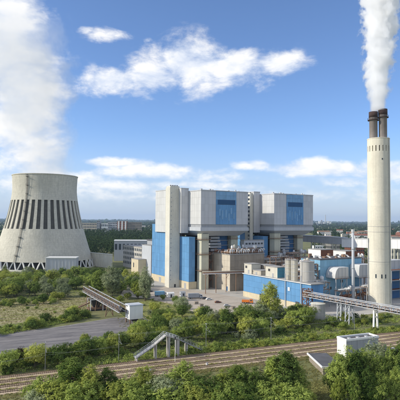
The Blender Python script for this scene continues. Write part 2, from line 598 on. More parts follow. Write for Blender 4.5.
def slotted(b, rfun, zs, zlo, zhi, nslot, frac, depth, sub=2):
    """a shell of revolution with real upright openings between zlo and zhi"""
    per = 2 * math.pi / nslot
    ang = []
    for i in range(nslot):
        for j in range(sub):
            ang.append((i * per + per * frac * j / sub, True))
        for j in range(sub):
            ang.append((i * per + per * frac + per * (1 - frac) * j / sub, False))
    n = len(ang)
    V = lambda r, a, z: (r * math.cos(a), r * math.sin(a), z)
    base = len(b.v)
    for z in zs:
        for a, _ in ang:
            b.v.append(V(rfun(z), a, z))
    for k in range(len(zs) - 1):
        inside = zs[k] >= zlo - .01 and zs[k + 1] <= zhi + .01
        for i in range(n):
            j = (i + 1) % n
            if inside and ang[i][1]:
                continue
            b.f.append((base + k * n + i, base + k * n + j, base + (k + 1) * n + j, base + (k + 1) * n + i))
    sz = [z for z in zs if zlo - .01 <= z <= zhi + .01]
    for i in range(nslot):
        a0, a1 = i * per, i * per + per * frac
        for a in (a0, a1):
            for z0, z1 in zip(sz, sz[1:]):
                b.add([V(rfun(z0), a, z0), V(rfun(z0) - depth, a, z0), V(rfun(z1) - depth, a, z1), V(rfun(z1), a, z1)], [(0, 1, 2, 3)])
        for z in (zlo, zhi):
            b.add([V(rfun(z), a0, z), V(rfun(z), a1, z), V(rfun(z) - depth, a1, z), V(rfun(z) - depth, a0, z)], [(0, 1, 2, 3)])
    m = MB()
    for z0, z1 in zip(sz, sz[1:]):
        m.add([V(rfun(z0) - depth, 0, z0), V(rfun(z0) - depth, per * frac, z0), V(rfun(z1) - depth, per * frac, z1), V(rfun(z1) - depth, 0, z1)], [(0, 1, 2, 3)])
    return m, per


def grid_material(name, src, wide, high, amount, radius):
    """formwork joints: a faint brick-like grid on top of a concrete material"""
    m = MATS[src].copy(); m.name = name
    N, L = m.node_tree.nodes, m.node_tree.links
    b = N['Principled BSDF']
    cur = b.inputs['Base Color'].links[0].from_socket
    tc = N.new('ShaderNodeTexCoord')
    sp = N.new('ShaderNodeSeparateXYZ'); L.new(tc.outputs['Object'], sp.inputs[0])
    at = N.new('ShaderNodeMath'); at.operation = 'ARCTAN2'; L.new(sp.outputs[1], at.inputs[0]); L.new(sp.outputs[0], at.inputs[1])
    mu = N.new('ShaderNodeMath'); mu.operation = 'MULTIPLY'; L.new(at.outputs[0], mu.inputs[0]); mu.inputs[1].default_value = radius
    cb = N.new('ShaderNodeCombineXYZ'); L.new(mu.outputs[0], cb.inputs[0]); L.new(sp.outputs[2], cb.inputs[1])
    br = N.new('ShaderNodeTexBrick'); L.new(cb.outputs[0], br.inputs['Vector'])
    br.offset = 0.0
    br.inputs['Scale'].default_value = 1.0
    br.inputs['Brick Width'].default_value = wide; br.inputs['Row Height'].default_value = high
    br.inputs['Mortar Size'].default_value = 0.11; br.inputs['Mortar Smooth'].default_value = 0.3
    br.inputs['Color1'].default_value = (1, 1, 1, 1); br.inputs['Color2'].default_value = (0.93, 0.93, 0.92, 1)
    br.inputs['Mortar'].default_value = (1 - amount, 1 - amount, 1 - amount, 1)
    mx = N.new('ShaderNodeMix'); mx.data_type = 'RGBA'; mx.blend_type = 'MULTIPLY'; mx.inputs[0].default_value = 1
    L.new(cur, mx.inputs[6]); L.new(br.outputs['Color'], mx.inputs[7])
    L.new(mx.outputs[2], b.inputs['Base Color'])
    MATS[name] = m


grid_material('tower_formwork', 'tower_concrete', 2.6, 2.1, 0.15, 42.0)
grid_material('chimney_formwork', 'chimney_concrete', 60.0, 9.0, 0.10, 6.9)

CT = AT(43.5, 262, 535); CT.z = 0


def cooling_tower():
    root = thing('cooling_tower', 'huge pale concrete cooling tower with dark upright slots and steam', 'cooling tower', CT, R(-93))
    root.scale.z = .972
    zs = [9, 14, 19, 24, 29, 34, 39, 44] + [44 + 32 * i / 8 for i in range(1, 9)] + [80, 84, 88, 92, 96, 100, 104]
    b = MB()
    m, per = slotted(b, smooth_r, zs, 44, 76, 36, 0.56, 1.3)
    # lip and inner face
    n = 144
    b.lathe([(smooth_r(104), 104), (smooth_r(104) + .5, 104.3), (smooth_r(104) + .5, 105.2), (smooth_r(104) - .9, 105.2), (smooth_r(96) - 1.6, 96), (smooth_r(84) - 2.6, 84), (smooth_r(76) - 2.6, 76), (smooth_r(68) - 2.6, 68), (smooth_r(60) - 2.6, 60), (smooth_r(44) - 2.6, 44), (smooth_r(30) - 2.6, 30), (smooth_r(9) - 2, 9), (smooth_r(9), 9)], n, cap=False)
    b.build('shell', 'tower_formwork', root, smooth=True)
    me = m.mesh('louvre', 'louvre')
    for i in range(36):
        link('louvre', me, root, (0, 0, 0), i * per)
    leg = MB()
    rb, rt = smooth_r(0) - .5, smooth_r(9) - .6
    for s in (-1, 1):
        a = s * per * 0.42
        leg.bar((rb * math.cos(a * 0.1), rb * math.sin(a * 0.1), 0), (rt * math.cos(a), rt * math.sin(a), 9.2), 1.1)
    lm = leg.mesh('leg', 'white_paint')
    for i in range(36):
        link('leg', lm, root, (0, 0, 0), i * per + 0.06)
    MB().lathe([(58, 0), (58, 1.6), (57.4, 1.6), (57.4, 0)], 72, cap=False).build('basin_wall', 'concrete', root)
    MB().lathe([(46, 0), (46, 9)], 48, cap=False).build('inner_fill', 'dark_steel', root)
    # caged ladder with landings up the flank that faces the camera
    a = math.atan2(-535, 40) + R(93) - R(17)
    ld = MB()
    P = lambda z, off=0.0, side=0.0: Vector(((smooth_r(z) + off) * math.cos(a + side / 40), (smooth_r(z) + off) * math.sin(a + side / 40), z))
    z = 9.0
    while z < 103:
        z2 = min(z + 4, 104)
        for s in (-.45, .45):
            ld.bar(P(z, .5, s), P(z2, .5, s), .2)
        for s in (-.8, .8):
            ld.bar(P(z, 1.25, s), P(z2, 1.25, s), .16)
        z = z2
    lad = ld.build('ladder', 'dark_steel', root)
    for i in range(10):
        z = 16 + i * 9.5
        q = MB(); q.bar(P(z, 0, -1.1), P(z, 1.9, -1.1), .3); q.bar(P(z, 0, 1.1), P(z, 1.9, 1.1), .3); q.bar(P(z, 1.0, -1.5), P(z, 1.0, 1.5), 1.5, .2)
        q.bar(P(z + 1.2, 1.8, -1.5), P(z + 1.2, 1.8, 1.5), .12)
        q.build('landing', 'dark_steel', lad)


cooling_tower()

# ================================================================== chimney
CH = AT(379.7, 306, 298); CH.z = 0


def chimney():
    root = thing('chimney', 'tall round cream concrete chimney carrying two dark flues', 'chimney', CH)
    top = 105.6
    zs = [0, 6, 12, 20, 30, 45, 60, 75, 90, 97.6, 101.2, 103.5, top]
    rf = lambda z: 6.95 - 0.15 * z / 107
    b = MB()
    m, per = slotted(b, rf, zs, 97.6, 101.2, 20, 0.28, 0.7)
    b.lathe([(rf(top), top), (rf(top) + .12, top + .05), (rf(top) + .12, top + .5), (rf(top) - .5, top + .5), (0.1, top + .2)], 80, cap=False)
    b.build('shaft', 'chimney_formwork', root, smooth=True)
    me = m.mesh('slot', 'louvre')
    for i in range(20):
        link('slot', me, root, (0, 0, 0), i * per)
    for z in (46.8, 50.2, 28.3):
        MB().lathe([(rf(z) - .1, z), (rf(z) + .06, z), (rf(z) + .06, z + .3), (rf(z) - .1, z + .3)], 64, cap=False).build('band', 'silo', root)
    for (dx, dy, zt) in ((-2.95, 0.4, 123.4), (2.75, -0.6, 125.0)):
        fl = MB()
        fl.lathe([(2.5, 105.6), (2.5, zt - 5.0), (2.72, zt - 4.8), (2.72, zt), (2.35, zt), (2.35, zt - 4)], 32, (dx, dy), cap=False)
        fo = fl.build('flue', 'flue_steel', root, smooth=True)
        MB().lathe([(2.74, zt - 3.6), (2.78, zt - 3.6), (2.78, zt + .05), (2.3, zt + .05)], 32, (dx, dy), cap=False).build('sooty_tip', 'soot', fo, smooth=True)
        q = MB()
        q.lathe([(2.6, zt - 5.4), (3.5, zt - 5.4), (3.5, zt - 5.1), (2.6, zt - 5.1)], 24, (dx, dy), cap=False)
        for i in range(12):
            t = i * math.pi / 6
            q.bar((dx + 3.45 * math.cos(t), dy + 3.45 * math.sin(t), zt - 5.1), (dx + 3.45 * math.cos(t), dy + 3.45 * math.sin(t), zt - 4.0), .1)
        q.lathe([(3.4, zt - 4.05), (3.5, zt - 4.05), (3.5, zt - 3.95), (3.4, zt - 3.95)], 24, (dx, dy), cap=False)
        q.build('platform', 'soot', fo)
    # lamps and small dark windows on the camera side
    for (ang, z) in ((-100, 18.5), (-80, 18.5), (-128, 18.5), (-92, 92)):
        a = R(ang)
        w = MB(); w.box(-.35, .35, -.1, .12, 0, 2.4 if z < 90 else 1.0)
        o = w.build('window', 'glass', root)
        o.location = (rf(z) * math.cos(a), rf(z) * math.sin(a), z); o.rotation_euler = (0, 0, a + R(90))
    q = MB()
    a = R(-52)
    for s in (-.03, .03):
        q.bar((7.2 * math.cos(a + s), 7.2 * math.sin(a + s), 3), (7.1 * math.cos(a + s), 7.1 * math.sin(a + s), 107), .12)
    q.build('ladder', 'steel', root)


chimney()


# ================================================================== boiler houses
def boiler_house(label):
    root = thing('boiler_house', label, 'boiler house', PL(0, 0), TH, 'twin boiler houses')
    root.scale.z = .976
    body = box_part('body', 'joint', root, .2, 45, .2, 50, 51.3, 78.1)
    MB().box(-.25, 45.2, -.25, 50.2, 78.1, 78.75).build('roof_edge', 'grey_clad', root)
    box_part('roof_deck', 'roof_grey', root, .6, 44.5, .6, 49.5, 78.75, 78.9)
    rnd = random.Random(4)
    for i in range(9):
        x, y = rnd.uniform(2, 42), rnd.uniform(1.2, 8)
        box_part('roof_vent', rnd.choice(['grey_paint', 'galv', 'roof_dark']), root, x, x + rnd.uniform(.5, 1.6), y, y + 1.2, 78.9, 78.9 + rnd.uniform(.5, 1.4))
    z0, z1 = 51.4, 78.05
    clad(root, 'grey_panel', 'grey_clad', 'front', .2, 0.05, 13.65, z0, z1, 4, 5)
    clad(root, 'grey_panel', 'grey_clad', 'front', .2, 33.1, 44.95, z0, z1, 4, 5)
    clad(root, 'white_panel', 'white_clad', 'left', .2, 0.05, 23.85, z0, z1, 7, 5)
    clad(root, 'blue_panel', 'blue_clad', 'front', .05, 13.65, 33.1, z0, 67.4, 6, 3, t=0.3)
    clad(root, 'blue_panel', 'blue_mid', 'front', .05, 13.65, 33.1, 71.4, 78.35, 6, 2, t=0.3)
    band = box_part('louvre_band', 'blue_dark', root, 15.2, 32.0, -.05, .1, 67.5, 71.3)
    for i in range(8):
        box_part('slat', 'blue_dark', band, 15.2, 32.0, -.35, -.05, 67.6 + i * .47, 67.72 + i * .47)
    box_part('blue_panel', 'blue_clad', root, 13.7, 15.15, -.25, .1, 67.5, 71.3)
    box_part('blue_panel', 'blue_clad', root, 32.05, 33.05, -.25, .1, 67.5, 71.3)
    for i, (x, z, h) in enumerate([(16.5, 58.5, 5.5), (19.0, 55.5, 7.5), (22.4, 57, 6.5), (25.2, 54.5, 6), (27.4, 60, 5), (30.0, 56, 4.5)]):
        box_part('window', 'blue_mid', root, x, x + 1.3, -.42, -.26, z, z + h)
    # dark shadow joint, ledge and haunched soffit
    box_part('dark_band', 'grey_paint', root, .5, 44.5, .5, 49.5, 49.1, 51.3)
    box_part('ledge', 'pale_grey', root, -.4, 45.4, -.4, 50, 46.2, 49.1)
    MB().frustum((6, 40, 6, 46, 42.0), (0, 45, 0, 50, 46.2)).build('soffit', 'pale_grey', root)
    for (x0, y0) in ((2.0, 2.0), (35.0, 9.5), (2.0, 40), (35.0, 40)):
        c = MB(); c.box(x0, x0 + 6.6, y0, y0 + 6.4, 0, 43.8)
        co = c.build('column', 'column_concrete', root)
        for z in (39.2, 27.5, 14.5):
            p = MB(); p.box(x0 - 1.3, x0 + 7.9, y0 - 1.3, y0 - .02, z, z + .35); p.box(x0 - 1.3, x0 - .02, y0, y0 + 6.6, z, z + .35)
            for q in range(6):
                p.bar((x0 - 1.2 + q * 1.75, y0 - 1.25, z + .3), (x0 - 1.2 + q * 1.75, y0 - 1.25, z + 1.4), .1)
            p.bar((x0 - 1.2, y0 - 1.25, z + 1.4), (x0 + 7.8, y0 - 1.25, z + 1.4), .12)
            p.bar((x0 - 1.25, y0 - 1.25, z + 1.4), (x0 - 1.25, y0 + 6.5, z + 1.4), .12)
            p.build('platform', 'brown_steel', co)
    # what stands inside the open lower storey
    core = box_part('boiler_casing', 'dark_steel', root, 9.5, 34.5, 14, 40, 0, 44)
    for (x0, x1, z0, z1) in ((9.6, 13.2, 26, 40), (24.5, 34, 26, 42)):
        clad(core, 'blue_panel', 'blue_dark', 'front', 13.9, x0, x1, z0, z1, max(1, int((x1 - x0) / 3)), 4)
    for i in range(6):
        w = 5.6 - abs(i - 2.5) * .55
        box_part('duct', 'steel', core, 19 - w, 19 + w, 7.5 + i * .3, 13.8, 27 + i * 2.5, 27 + i * 2.5 + 1.7)
    for i in range(5):
        box_part('beam', 'grey_paint', core, 9.0, 36, 12.6, 13.2, 25.5 + i * 4.1, 25.95 + i * 4.1)
    return root


def bunker_bay(label):
    root = thing('bunker_bay', label, 'bunker', PL(-7, 19), TH, 'twin bunker bays')
    root.scale.z = .976
    box_part('body', 'joint', root, .2, 6.9, .2, 47, 44, 80.4)
    clad(root, 'white_panel', 'white_clad', 'left', .2, 0.05, 47, 44.1, 80.3, 12, 6)
    clad(root, 'grey_panel', 'grey_clad', 'front', .2, 0.05, 6.8, 44.1, 80.3, 2, 6)
    box_part('roof_edge', 'grey_clad', root, -.2, 6.9, -.2, 47.2, 80.4, 81.0)
    box_part('side_mullion', 'dark_steel', root, 6.95, 7.5, 3, 4, 40, 80)
    return root


def stair_tower(label, windows):
    w = 3.1 if windows else 9.2
    h = 78.6 if windows else 81.6
    root = thing('stair_tower', label, 'stair tower', PL(-15, 23), TH, 'twin stair towers')
    root.scale.z = .976
    box_part('shaft', 'concrete', root, 0, w, 0, 7.4, 0, h)
    box_part('cap', 'concrete', root, .5, w - .5, .5, 6.9, h, h + 1)
    for i in range(1 if windows else 4):
        box_part('roof_vent', 'roof_dark', root, 1.2 + i * 1.9, 2.0 + i * 1.9, 1.5, 2.4, h + 1, h + 1.8)
    box_part('door', 'dark_steel', root, w * .5, w * .5 + 1.5, -.06, .1, 0, 2.6)
    if windows:
        for i in range(15):
            z = 26 + i * 3.6
            f = box_part('window', 'white_paint', root, -.07, .1, .5, 3.2, z, z + 2.1)
            box_part('pane', 'glass', f, -.1, -.071, .65, 3.05, z + .12, z + 1.98)
    else:
        for i in range(20):
            z = 6 + i * 3.7
            f = box_part('window', 'grey_paint', root, 1.0, 1.7, -.04, .1, z, z + .8)
    return root


def blue_hall(label):
    root = thing('blue_hall', label, 'industrial hall', PL(-5.6, 8), TH, 'twin blue halls')
    box_part('plinth', 'plinth', root, -.1, 7, -.1, 67, 0, 5.6)
    box_part('body', 'joint', root, .2, 5.4, .2, 22, 5.6, 39.6)
    box_part('body', 'joint', root, .2, 6, 22, 67, 5.6, 49.2)
    clad(root, 'blue_panel', 'blue_clad', 'left', .2, .05, 22, 5.7, 39.7, 6, 6)
    clad(root, 'blue_panel', 'blue_clad', 'left', .2, 22, 67, 5.7, 49.3, 12, 7)
    clad(root, 'blue_panel', 'blue_clad', 'front', .2, .05, 5.4, 5.7, 39.7, 2, 6)
    box_part('roof_edge', 'blue_clad', root, -.1, 5.5, -.1, 22, 39.7, 40.2)
    box_part('roof_edge', 'blue_clad', root, -.1, 6, 22.02, 67.1, 49.3, 49.8)
    for (y, w) in ((4, 3.2), (48, 4)):
        box_part('door', 'grey_paint', root, -.16, .05, y, y + w, 0, 4.2)
    return root


for f, l1, l2 in ((boiler_house, 'nearer left boiler house with white side, grey front and blue stripe', 'farther right boiler house with a curved shadow on its white side'),
                  (bunker_bay, 'tall narrow grey bunker bay behind the cream stair tower on the left', 'narrow pale bunker bay in the gap between the two boiler houses')):
    o = f(l1)
    c = copy_tree(o)
    c.location = o.location + U * 72.5
    c['label'] = l2
stair_tower('tall cream windowless stair tower at the left end of the plant', False)
o = stair_tower('cream stair tower with a column of small windows between the boiler houses', True)
o.location = PL(62.2, 20)
o = blue_hall('bright blue clad hall with yellow plinth behind the left stair tower')
c = copy_tree(o); c.location = o.location + U * 72.5
c['label'] = 'blue clad hall in shade below the gap between the boiler houses'

# gallery closing the gap between the two houses
g = thing('link_gallery', 'pale grey gallery low in the gap between the boiler houses', 'gallery', PL(45.5, 6), TH)
box_part('body', 'pale_grey', g, 0, 21, 0, 5, 31, 37)
box_part('roof', 'roof_grey', g, -.3, 21, -.3, 5.3, 37, 37.4)
for i in range(3):
    box_part('pier', 'column_concrete', g, 2 + i * 8, 3.2 + i * 8, 1.5, 3.5, 0, 31)
for i in range(6):
    box_part('window', 'glass', g, 1.5 + i * 3.2, 3.6 + i * 3.2, -.08, .1, 33.5, 35)
# dark turbine hall behind the row closes the view under the blocks
t = thing('turbine_hall', 'long dark hall behind the boiler houses', 'industrial hall', PL(2, 62), TH)
box_part('wall', 'grey_paint', t, 0, 128, 0, 40, 0, 34)
box_part('roof', 'roof_dark', t, -.5, 128.5, -.5, 40.5, 34, 35)

# ================================================================== flue-gas building in front of the near boiler house
def flue_gas_building():
    root = thing('flue_gas_building', 'beige concrete building crowded with pipes in front of the nearer boiler house', 'industrial building', PL(17, -15), TH)
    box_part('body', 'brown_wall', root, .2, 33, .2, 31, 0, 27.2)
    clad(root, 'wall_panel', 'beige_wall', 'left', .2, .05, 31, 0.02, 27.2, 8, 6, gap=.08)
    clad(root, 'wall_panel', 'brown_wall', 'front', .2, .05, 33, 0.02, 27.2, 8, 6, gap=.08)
    box_part('roof', 'roof_grey', root, -.3, 33.3, -.3, 31.3, 27.2, 27.9)
    box_part('door', 'blue_dark', root, -.1, .05, 3, 5.2, 0, 3.2)
    # roof pipes: two manifolds, goosenecks and valve frames
    rnd = random.Random(11)
    for y in (1.2, 4.5, 9):
        b = MB(); b.tube((-2, y, 29.0), (33, y, 29.0), .55, n=10)
        b.build('manifold', 'brown_steel', root, smooth=True)
    for i in range(16):
        x = .5 + i * 2.1
        for y, m in ((0.6, 'galv'), (3.4, 'brown_steel')):
            if rnd.random() < .12:
                continue
            h = rnd.uniform(1.8, 3.3)
            b = MB()
            pts = [Vector((x, y, 27.9)), Vector((x, y, 27.9 + h))]
            for t in range(1, 5):
                a = math.pi * t / 4
                pts.append(Vector((x + .75 * (1 - math.cos(a)), y, 27.9 + h + .75 * math.sin(a))))
            pts.append(pts[-1] - Vector((0, 0, .9)))
            for p, q in zip(pts, pts[1:]):
                b.tube(p, q, .42, n=8)
            b.build('gooseneck_pipe', m if rnd.random() < .8 else 'white_paint', root, smooth=True)
    for i in range(14):
        y, h = 5 + i * 1.8, rnd.uniform(1.2, 2.8)
        b = MB()
        b.tube((.9, y, 27.9), (.9, y, 27.9 + h), .4, n=8); b.tube((.9, y, 27.9 + h), (2.6, y, 27.9 + h * 1.1), .4, n=8); b.tube((2.6, y, 27.9 + h * 1.1), (2.6, y, 28.2), .34, n=8)
        b.build('gooseneck_pipe', rnd.choice(['galv', 'brown_steel', 'white_paint', 'rust']), root, smooth=True)
    for i in range(20):
        x, y = rnd.uniform(0, 32), rnd.uniform(6, 28)
        box_part('valve_box', rnd.choice(['brown_steel', 'galv', 'cream_paint', 'rust']), root, x, x + rnd.uniform(1, 3), y, y + rnd.uniform(1, 2.5), 27.9, 27.9 + rnd.uniform(1.2, 3))
    b = MB()
    for (x0, y0, x1, y1) in ((-.2, -.2, 33.2, -.2), (-.2, -.2, -.2, 31)):
        n = 14
        for k in range(n + 1):
            p = Vector((x0 + (x1 - x0) * k / n, y0 + (y1 - y0) * k / n, 27.9)); b.bar(p, p + Vector((0, 0, 1.1)), .09)
        for z in (28.5, 29.0):
            b.bar((x0, y0, z), (x1, y1, z), .09)
    b.build('railing', 'brown_steel', root)


flue_gas_building()


def steel_stairs():
    root = thing('steel_stair', 'rusty brown zigzag steel stair beside the beige pipe building', 'stair', PL(11.3, 6), TH)
    for x in (0, 3.6):
        for y in (0, 5.5):
            b = MB(); b.bar((x, y, 0), (x, y, 28.5), .3); b.build('post', 'brown_steel', root)
    for k in range(8):
        z = 3.5 * k
        y0, y1 = (0.6, 4.9) if k % 2 == 0 else (4.9, 0.6)
        x0 = .2 if k % 2 == 0 else 2.0
        b = MB()
        for s in (0, 1.4):
            b.bar((x0 + s, y0, z), (x0 + s, y1, z + 3.5), .4, .5)
            b.bar((x0 + s, y0, z + 1.1), (x0 + s, y1, z + 4.6), .12)
        for t in range(10):
            yy = y0 + (y1 - y0) * (t + .5) / 10
            b.box(x0, x0 + 1.4, yy - .2, yy + .2, z + 3.5 * (t + .5) / 10, z + 3.5 * (t + .5) / 10 + .06)
        b.build('flight', 'brown_steel', root)
        yl = 4.9 if k % 2 == 0 else -.6
        b = MB(); b.box(0, 3.6, yl, yl + 1.2, z + 3.4, z + 3.5)
        b.bar((0, yl + .6, z + 4.6), (3.6, yl + .6, z + 4.6), .12)
        b.build('landing', 'rust', root)


steel_stairs()


def pipe_bridge():
    root = thing('pipe_bridge', 'brown pipe bridge running across the front of the beige building', 'pipe bridge', PL(-8, -17.2), TH)
    for (z, r, m) in ((15.2, .45, 'brown_steel'), (14.4, .35, 'galv'), (16.0, .3, 'cream_paint'), (15.0, .3, 'rust')):
        b = MB(); b.tube((0, .5 * (z - 14), z), (58, .5 * (z - 14), z - 1.5), r, n=8); b.build('pipe', m, root, smooth=True)
    for i in range(7):
        x = 2 + i * 9
        zz = 13.6 - 1.5 * x / 58
        b = MB(); b.box(x, x + .5, -.8, 1.6, zz, zz + .4); b.bar((x + .25, .3, 0), (x + .25, .3, zz), .4); b.bar((x + .25, .3, zz - 3), (x + 2.6, .3, zz), .2)
        b.build('bracket', 'brown_steel', root)


pipe_bridge()


# racks of pipes and ducts between the buildings
def pipe_rack(label, a, c, ln, w, levels, top, seed, drums=4):
    rnd = random.Random(seed)
    root = thing('pipe_rack', label, 'pipe rack', PL(a, c), TH)
    n = max(2, int(ln / 6))
    for i in range(n + 1):
        for y in (0, w):
            b = MB(); b.bar((i * ln / n, y, 0), (i * ln / n, y, top), .4); b.build('post', rnd.choice(['brown_steel', 'grey_paint', 'steel']), root)
    for k in range(levels):
        z = top - k * 4.2
        b = MB()
        for i in range(n + 1):
            b.bar((i * ln / n, -.6, z), (i * ln / n, w + .6, z), .3)
        for y in (0, w):
            b.bar((0, y, z), (ln, y, z), .3)
        for i in range(n):
            b.bar((i * ln / n, 0, z - 4.2), ((i + 1) * ln / n, 0, z), .18)
        b.build('frame', 'brown_steel', root)
        for j in range(rnd.randint(4, 6)):
            y, r = rnd.uniform(0, w), rnd.uniform(.22, .7)
            x0, x1 = rnd.uniform(-1, ln * .25), rnd.uniform(ln * .7, ln + 1)
            b = MB(); b.tube((x0, y, z + r + .15), (x1, y, z + r + .15), r, n=9)
            if rnd.random() < .6:
                b.tube((x1 - r, y, z + r), (x1 - r, y, z - 3.8), r * .8, n=8)
            b.build('pipe', rnd.choice(['galv', 'brown_steel', 'galv', 'cream_paint', 'rust', 'steel', 'white_paint']), root, smooth=True)
    for j in range(drums):
        x, y, r, h = rnd.uniform(1, ln - 2), rnd.uniform(.5, w - .5), rnd.uniform(.7, 1.3), rnd.uniform(2, 4)
        b = MB(); b.lathe([(r, top + .2), (r, top + h), (r * .4, top + h + .6)], 14, (x, y)); b.build('vessel', rnd.choice(['galv', 'white_paint', 'steel', 'cream_paint']), root, smooth=True)
    b = MB()
    for y in (-.6, w + .6):
        for q in (.6, 1.15):
            b.bar((0, y, top + q), (ln, y, top + q), .08)
        for i in range(int(ln / 2)):
            b.bar((i * 2, y, top), (i * 2, y, top + 1.15), .08)
    b.build('railing', 'galv', root)


pipe_rack('pipe rack with pale vessels behind the cream plant rooms', 50, -22, 24, 7, 3, 24.5, 1, 6)
pipe_rack('pipe rack below the farther boiler house', 76, -14, 44, 8, 3, 26, 2, 9)
pipe_rack('pipe rack between the fat silo and the pale blue building', 25, -97, 11, 9, 3, 15, 3, 3)
pipe_rack('pipe rack in front of the pale blue building near the ground', 44, -99, 40, 5, 2, 9, 4, 3)
pipe_rack('tall pipe rack between the thin silos and the pale blue building', 25, -84, 14, 9, 4, 25, 7, 6)
pipe_rack('pipe rack in the shade between the coal hall and the farther boiler house', 33, -64, 30, 8, 3, 22, 8, 8)
pipe_rack('pipe rack on the ground beside the chimney foot', 62, -104, 22, 5, 2, 11, 9, 4)
pipe_rack('high pipe rack in front of the fan houses', 86, -66, 26, 6, 3, 25, 10, 6)
pipe_rack('narrow pipe rack over the roof edge of the beige pipe building', 19, -12, 29, 3, 1, 30.2, 5, 7)


# ================================================================== blue coal hall and what stands on it
def coal_hall():
    root = thing('coal_hall', 'low bright blue hall with yellow plinth at the right front of the plant', 'industrial hall', PL(12.5, -105), TH)
    box_part('plinth', 'plinth', root, -.05, 10, -.05, 67, 0, 3.6)
    box_part('body', 'joint', root, .2, 10, .2, 66.8, 3.6, 15.8)
    clad(root, 'blue_panel', 'blue_clad', 'left', .2, .05, 66.8, 3.7, 15.8, 20, 3)
    clad(root, 'blue_panel', 'blue_clad', 'front', .2, .05, 10, 3.7, 15.8, 3, 3)
    box_part('roof', 'roof_grey', root, -.5, 10.3, -.5, 67.2, 15.8, 16.4)
    box_part('gutter', 'white_paint', root, -.75, -.5, -.5, 67.2, 15.9, 16.3)
    for y, w in ((44, 4.2), (10, 3.2)):
        box_part('door', 'dark_steel', root, -.12, .05, y, y + w, 0, 4.4)
    for y in (8, 22):
        b = MB(); b.tube((-.6, y, 0), (-.6, y, 20.5), .28, n=8); b.build('downpipe', 'pale_grey', root)
    box_part('sign', 'white_paint', root, -.3, -.05, 18.2, 20, 10, 12.2)


coal_hall()


def cabin(name, label, a, c, sx, sy, z0, z1, m, cat='plant room', roof='roof_grey', front=None, group=None, doors=True, base=None):
    root = thing(name, label, cat, PL(a, c, z0), TH, group)
    h = z1 - z0
    box_part('wall', m, root, 0, sx, 0, sy, 0, h)
    box_part('roof', roof, root, -.25, sx + .25, -.25, sy + .25, h, h + .35)
    if front:
        n = max(2, int(sx / 3))
        clad(root, 'front_panel', front, 'front', -.02, .1, sx - .1, .1, h - .1, n, 3)
    if doors:
        box_part('door', 'grey_paint', root, -.07, .05, sy * .3, sy * .3 + 1.6, 0, min(2.6, h * .6))
        box_part('louvre', 'dark_steel', root, -.07, .05, sy * .6, sy * .6 + 2.0, h * .55, h * .8)
    return root


cabin('plant_room', 'cream plant room on the far left end of the blue coal hall', 13, -47, 8, 8.5, 16.4, 23, 'cream_paint')
cabin('plant_room', 'low beige plant room on the coal hall roof beside the cream block', 14, -56, 8, 14, 16.4, 19.2, 'beige_wall')
cabin('plant_room', 'cream plant room on the coal hall roof left of the thin silos', 14, -73, 8, 12, 16.4, 23, 'cream_paint', front='teal')
cabin('plant_room', 'small brown plant room behind the cream ones on the coal hall', 22.6, -50, 9, 9, 0, 22, 'brown_wall')
cabin('fan_house', 'white cube with a rusty red front behind the pale blue building', 71, -55, 13, 13, 0, 32, 'white_paint', 'fan house', front='rust', doors=False)
cabin('fan_house', 'white walled block with red brown front left of the chimney', 101, -52, 12, 14, 0, 30, 'white_paint', 'fan house', front='rust', doors=False)
cabin('store_building', 'dark grey flat roofed store between the fan houses', 84, -50, 17, 20, 0, 20, 'grey_paint', 'building', roof='roof_dark')
cabin('store_building', 'low brown building below the right side of the nearer boiler house', 52, -14, 18, 16, 0, 22, 'brown_wall', 'building')
cabin('store_building', 'grey shed right behind the coal hall', 44, -50, 22, 26, 0, 17, 'grey_paint', 'building')


def silo(name, label, a, c, z0, z1, r, cone=1.0, group=None, m='silo'):
    root = thing(name, label, 'silo', PL(a, c, z0), TH, group)
    h = z1 - z0
    MB().lathe([(r, 0), (r, h)], 28, cap=False).build('shell', m, root, smooth=True)
    MB().lathe([(r + .12, h), (r + .12, h + .25), (r * .25, h + cone), (.05, h + cone)], 28, cap=False).build('roof', 'roof_grey', root)
    for k in range(1, 5):
        MB().lathe([(r, h * k / 5), (r + .1, h * k / 5 + .05), (r + .1, h * k / 5 + .25), (r, h * k / 5 + .3)], 28, cap=False).build('hoop', 'galv', root)
    b = MB()
    for s in (-.3, .3):
        b.bar((-r - .2, s, 0), (-r - .2, s, h + 1.2), .12)
    for k in range(int(h / .5)):
        b.bar((-r - .2, -.3, k * .5), (-r - .2, .3, k * .5), .06)
    b.build('ladder', 'galv', root)
    b = MB()
    for k in range(14):
        t0, t1 = 2 * math.pi * k / 14, 2 * math.pi * (k + 1) / 14
        p, q = Vector((r * math.cos(t0), r * math.sin(t0), h)), Vector((r * math.cos(t1), r * math.sin(t1), h))
        b.bar(p, p + Vector((0, 0, 1.2)), .08); b.bar(p + Vector((0, 0, 1.2)), q + Vector((0, 0, 1.2)), .08)
    b.build('railing', 'brown_steel', root)


silo('silo', 'left one of the two thin silos on the blue coal hall', 15.3, -82, 16.4, 28.6, 2.1, group='thin silos on the coal hall', m='cream_paint')
silo('silo', 'right one of the two thin silos on the blue coal hall', 15.6, -87.4, 16.4, 28.8, 2.1, group='thin silos on the coal hall', m='cream_paint')
silo('silo', 'fat grey silo standing behind the near end of the blue coal hall', 19.0, -95, 0, 28.4, 4.3)
# squat concrete tank by the shrubs
TK = G(318, 319)
tk = thing('storage_tank', 'squat round concrete tank under the left end of the truss conveyor', 'tank', TK)
MB().lathe([(3.9, 0), (3.8, 8.2)], 32, cap=False).build('wall', 'silo', tk, smooth=True)
MB().lathe([(4.0, 8.2), (4.0, 8.6), (.05, 9.0)], 32, cap=False).build('lid', 'concrete', tk)
b = MB()
for s in (-.3, .3):
    b.bar((-2.7 + s, -2.95 - s, 0), (-2.7 + s, -2.95 - s, 9.4), .1)
b.build('ladder', 'galv', tk)


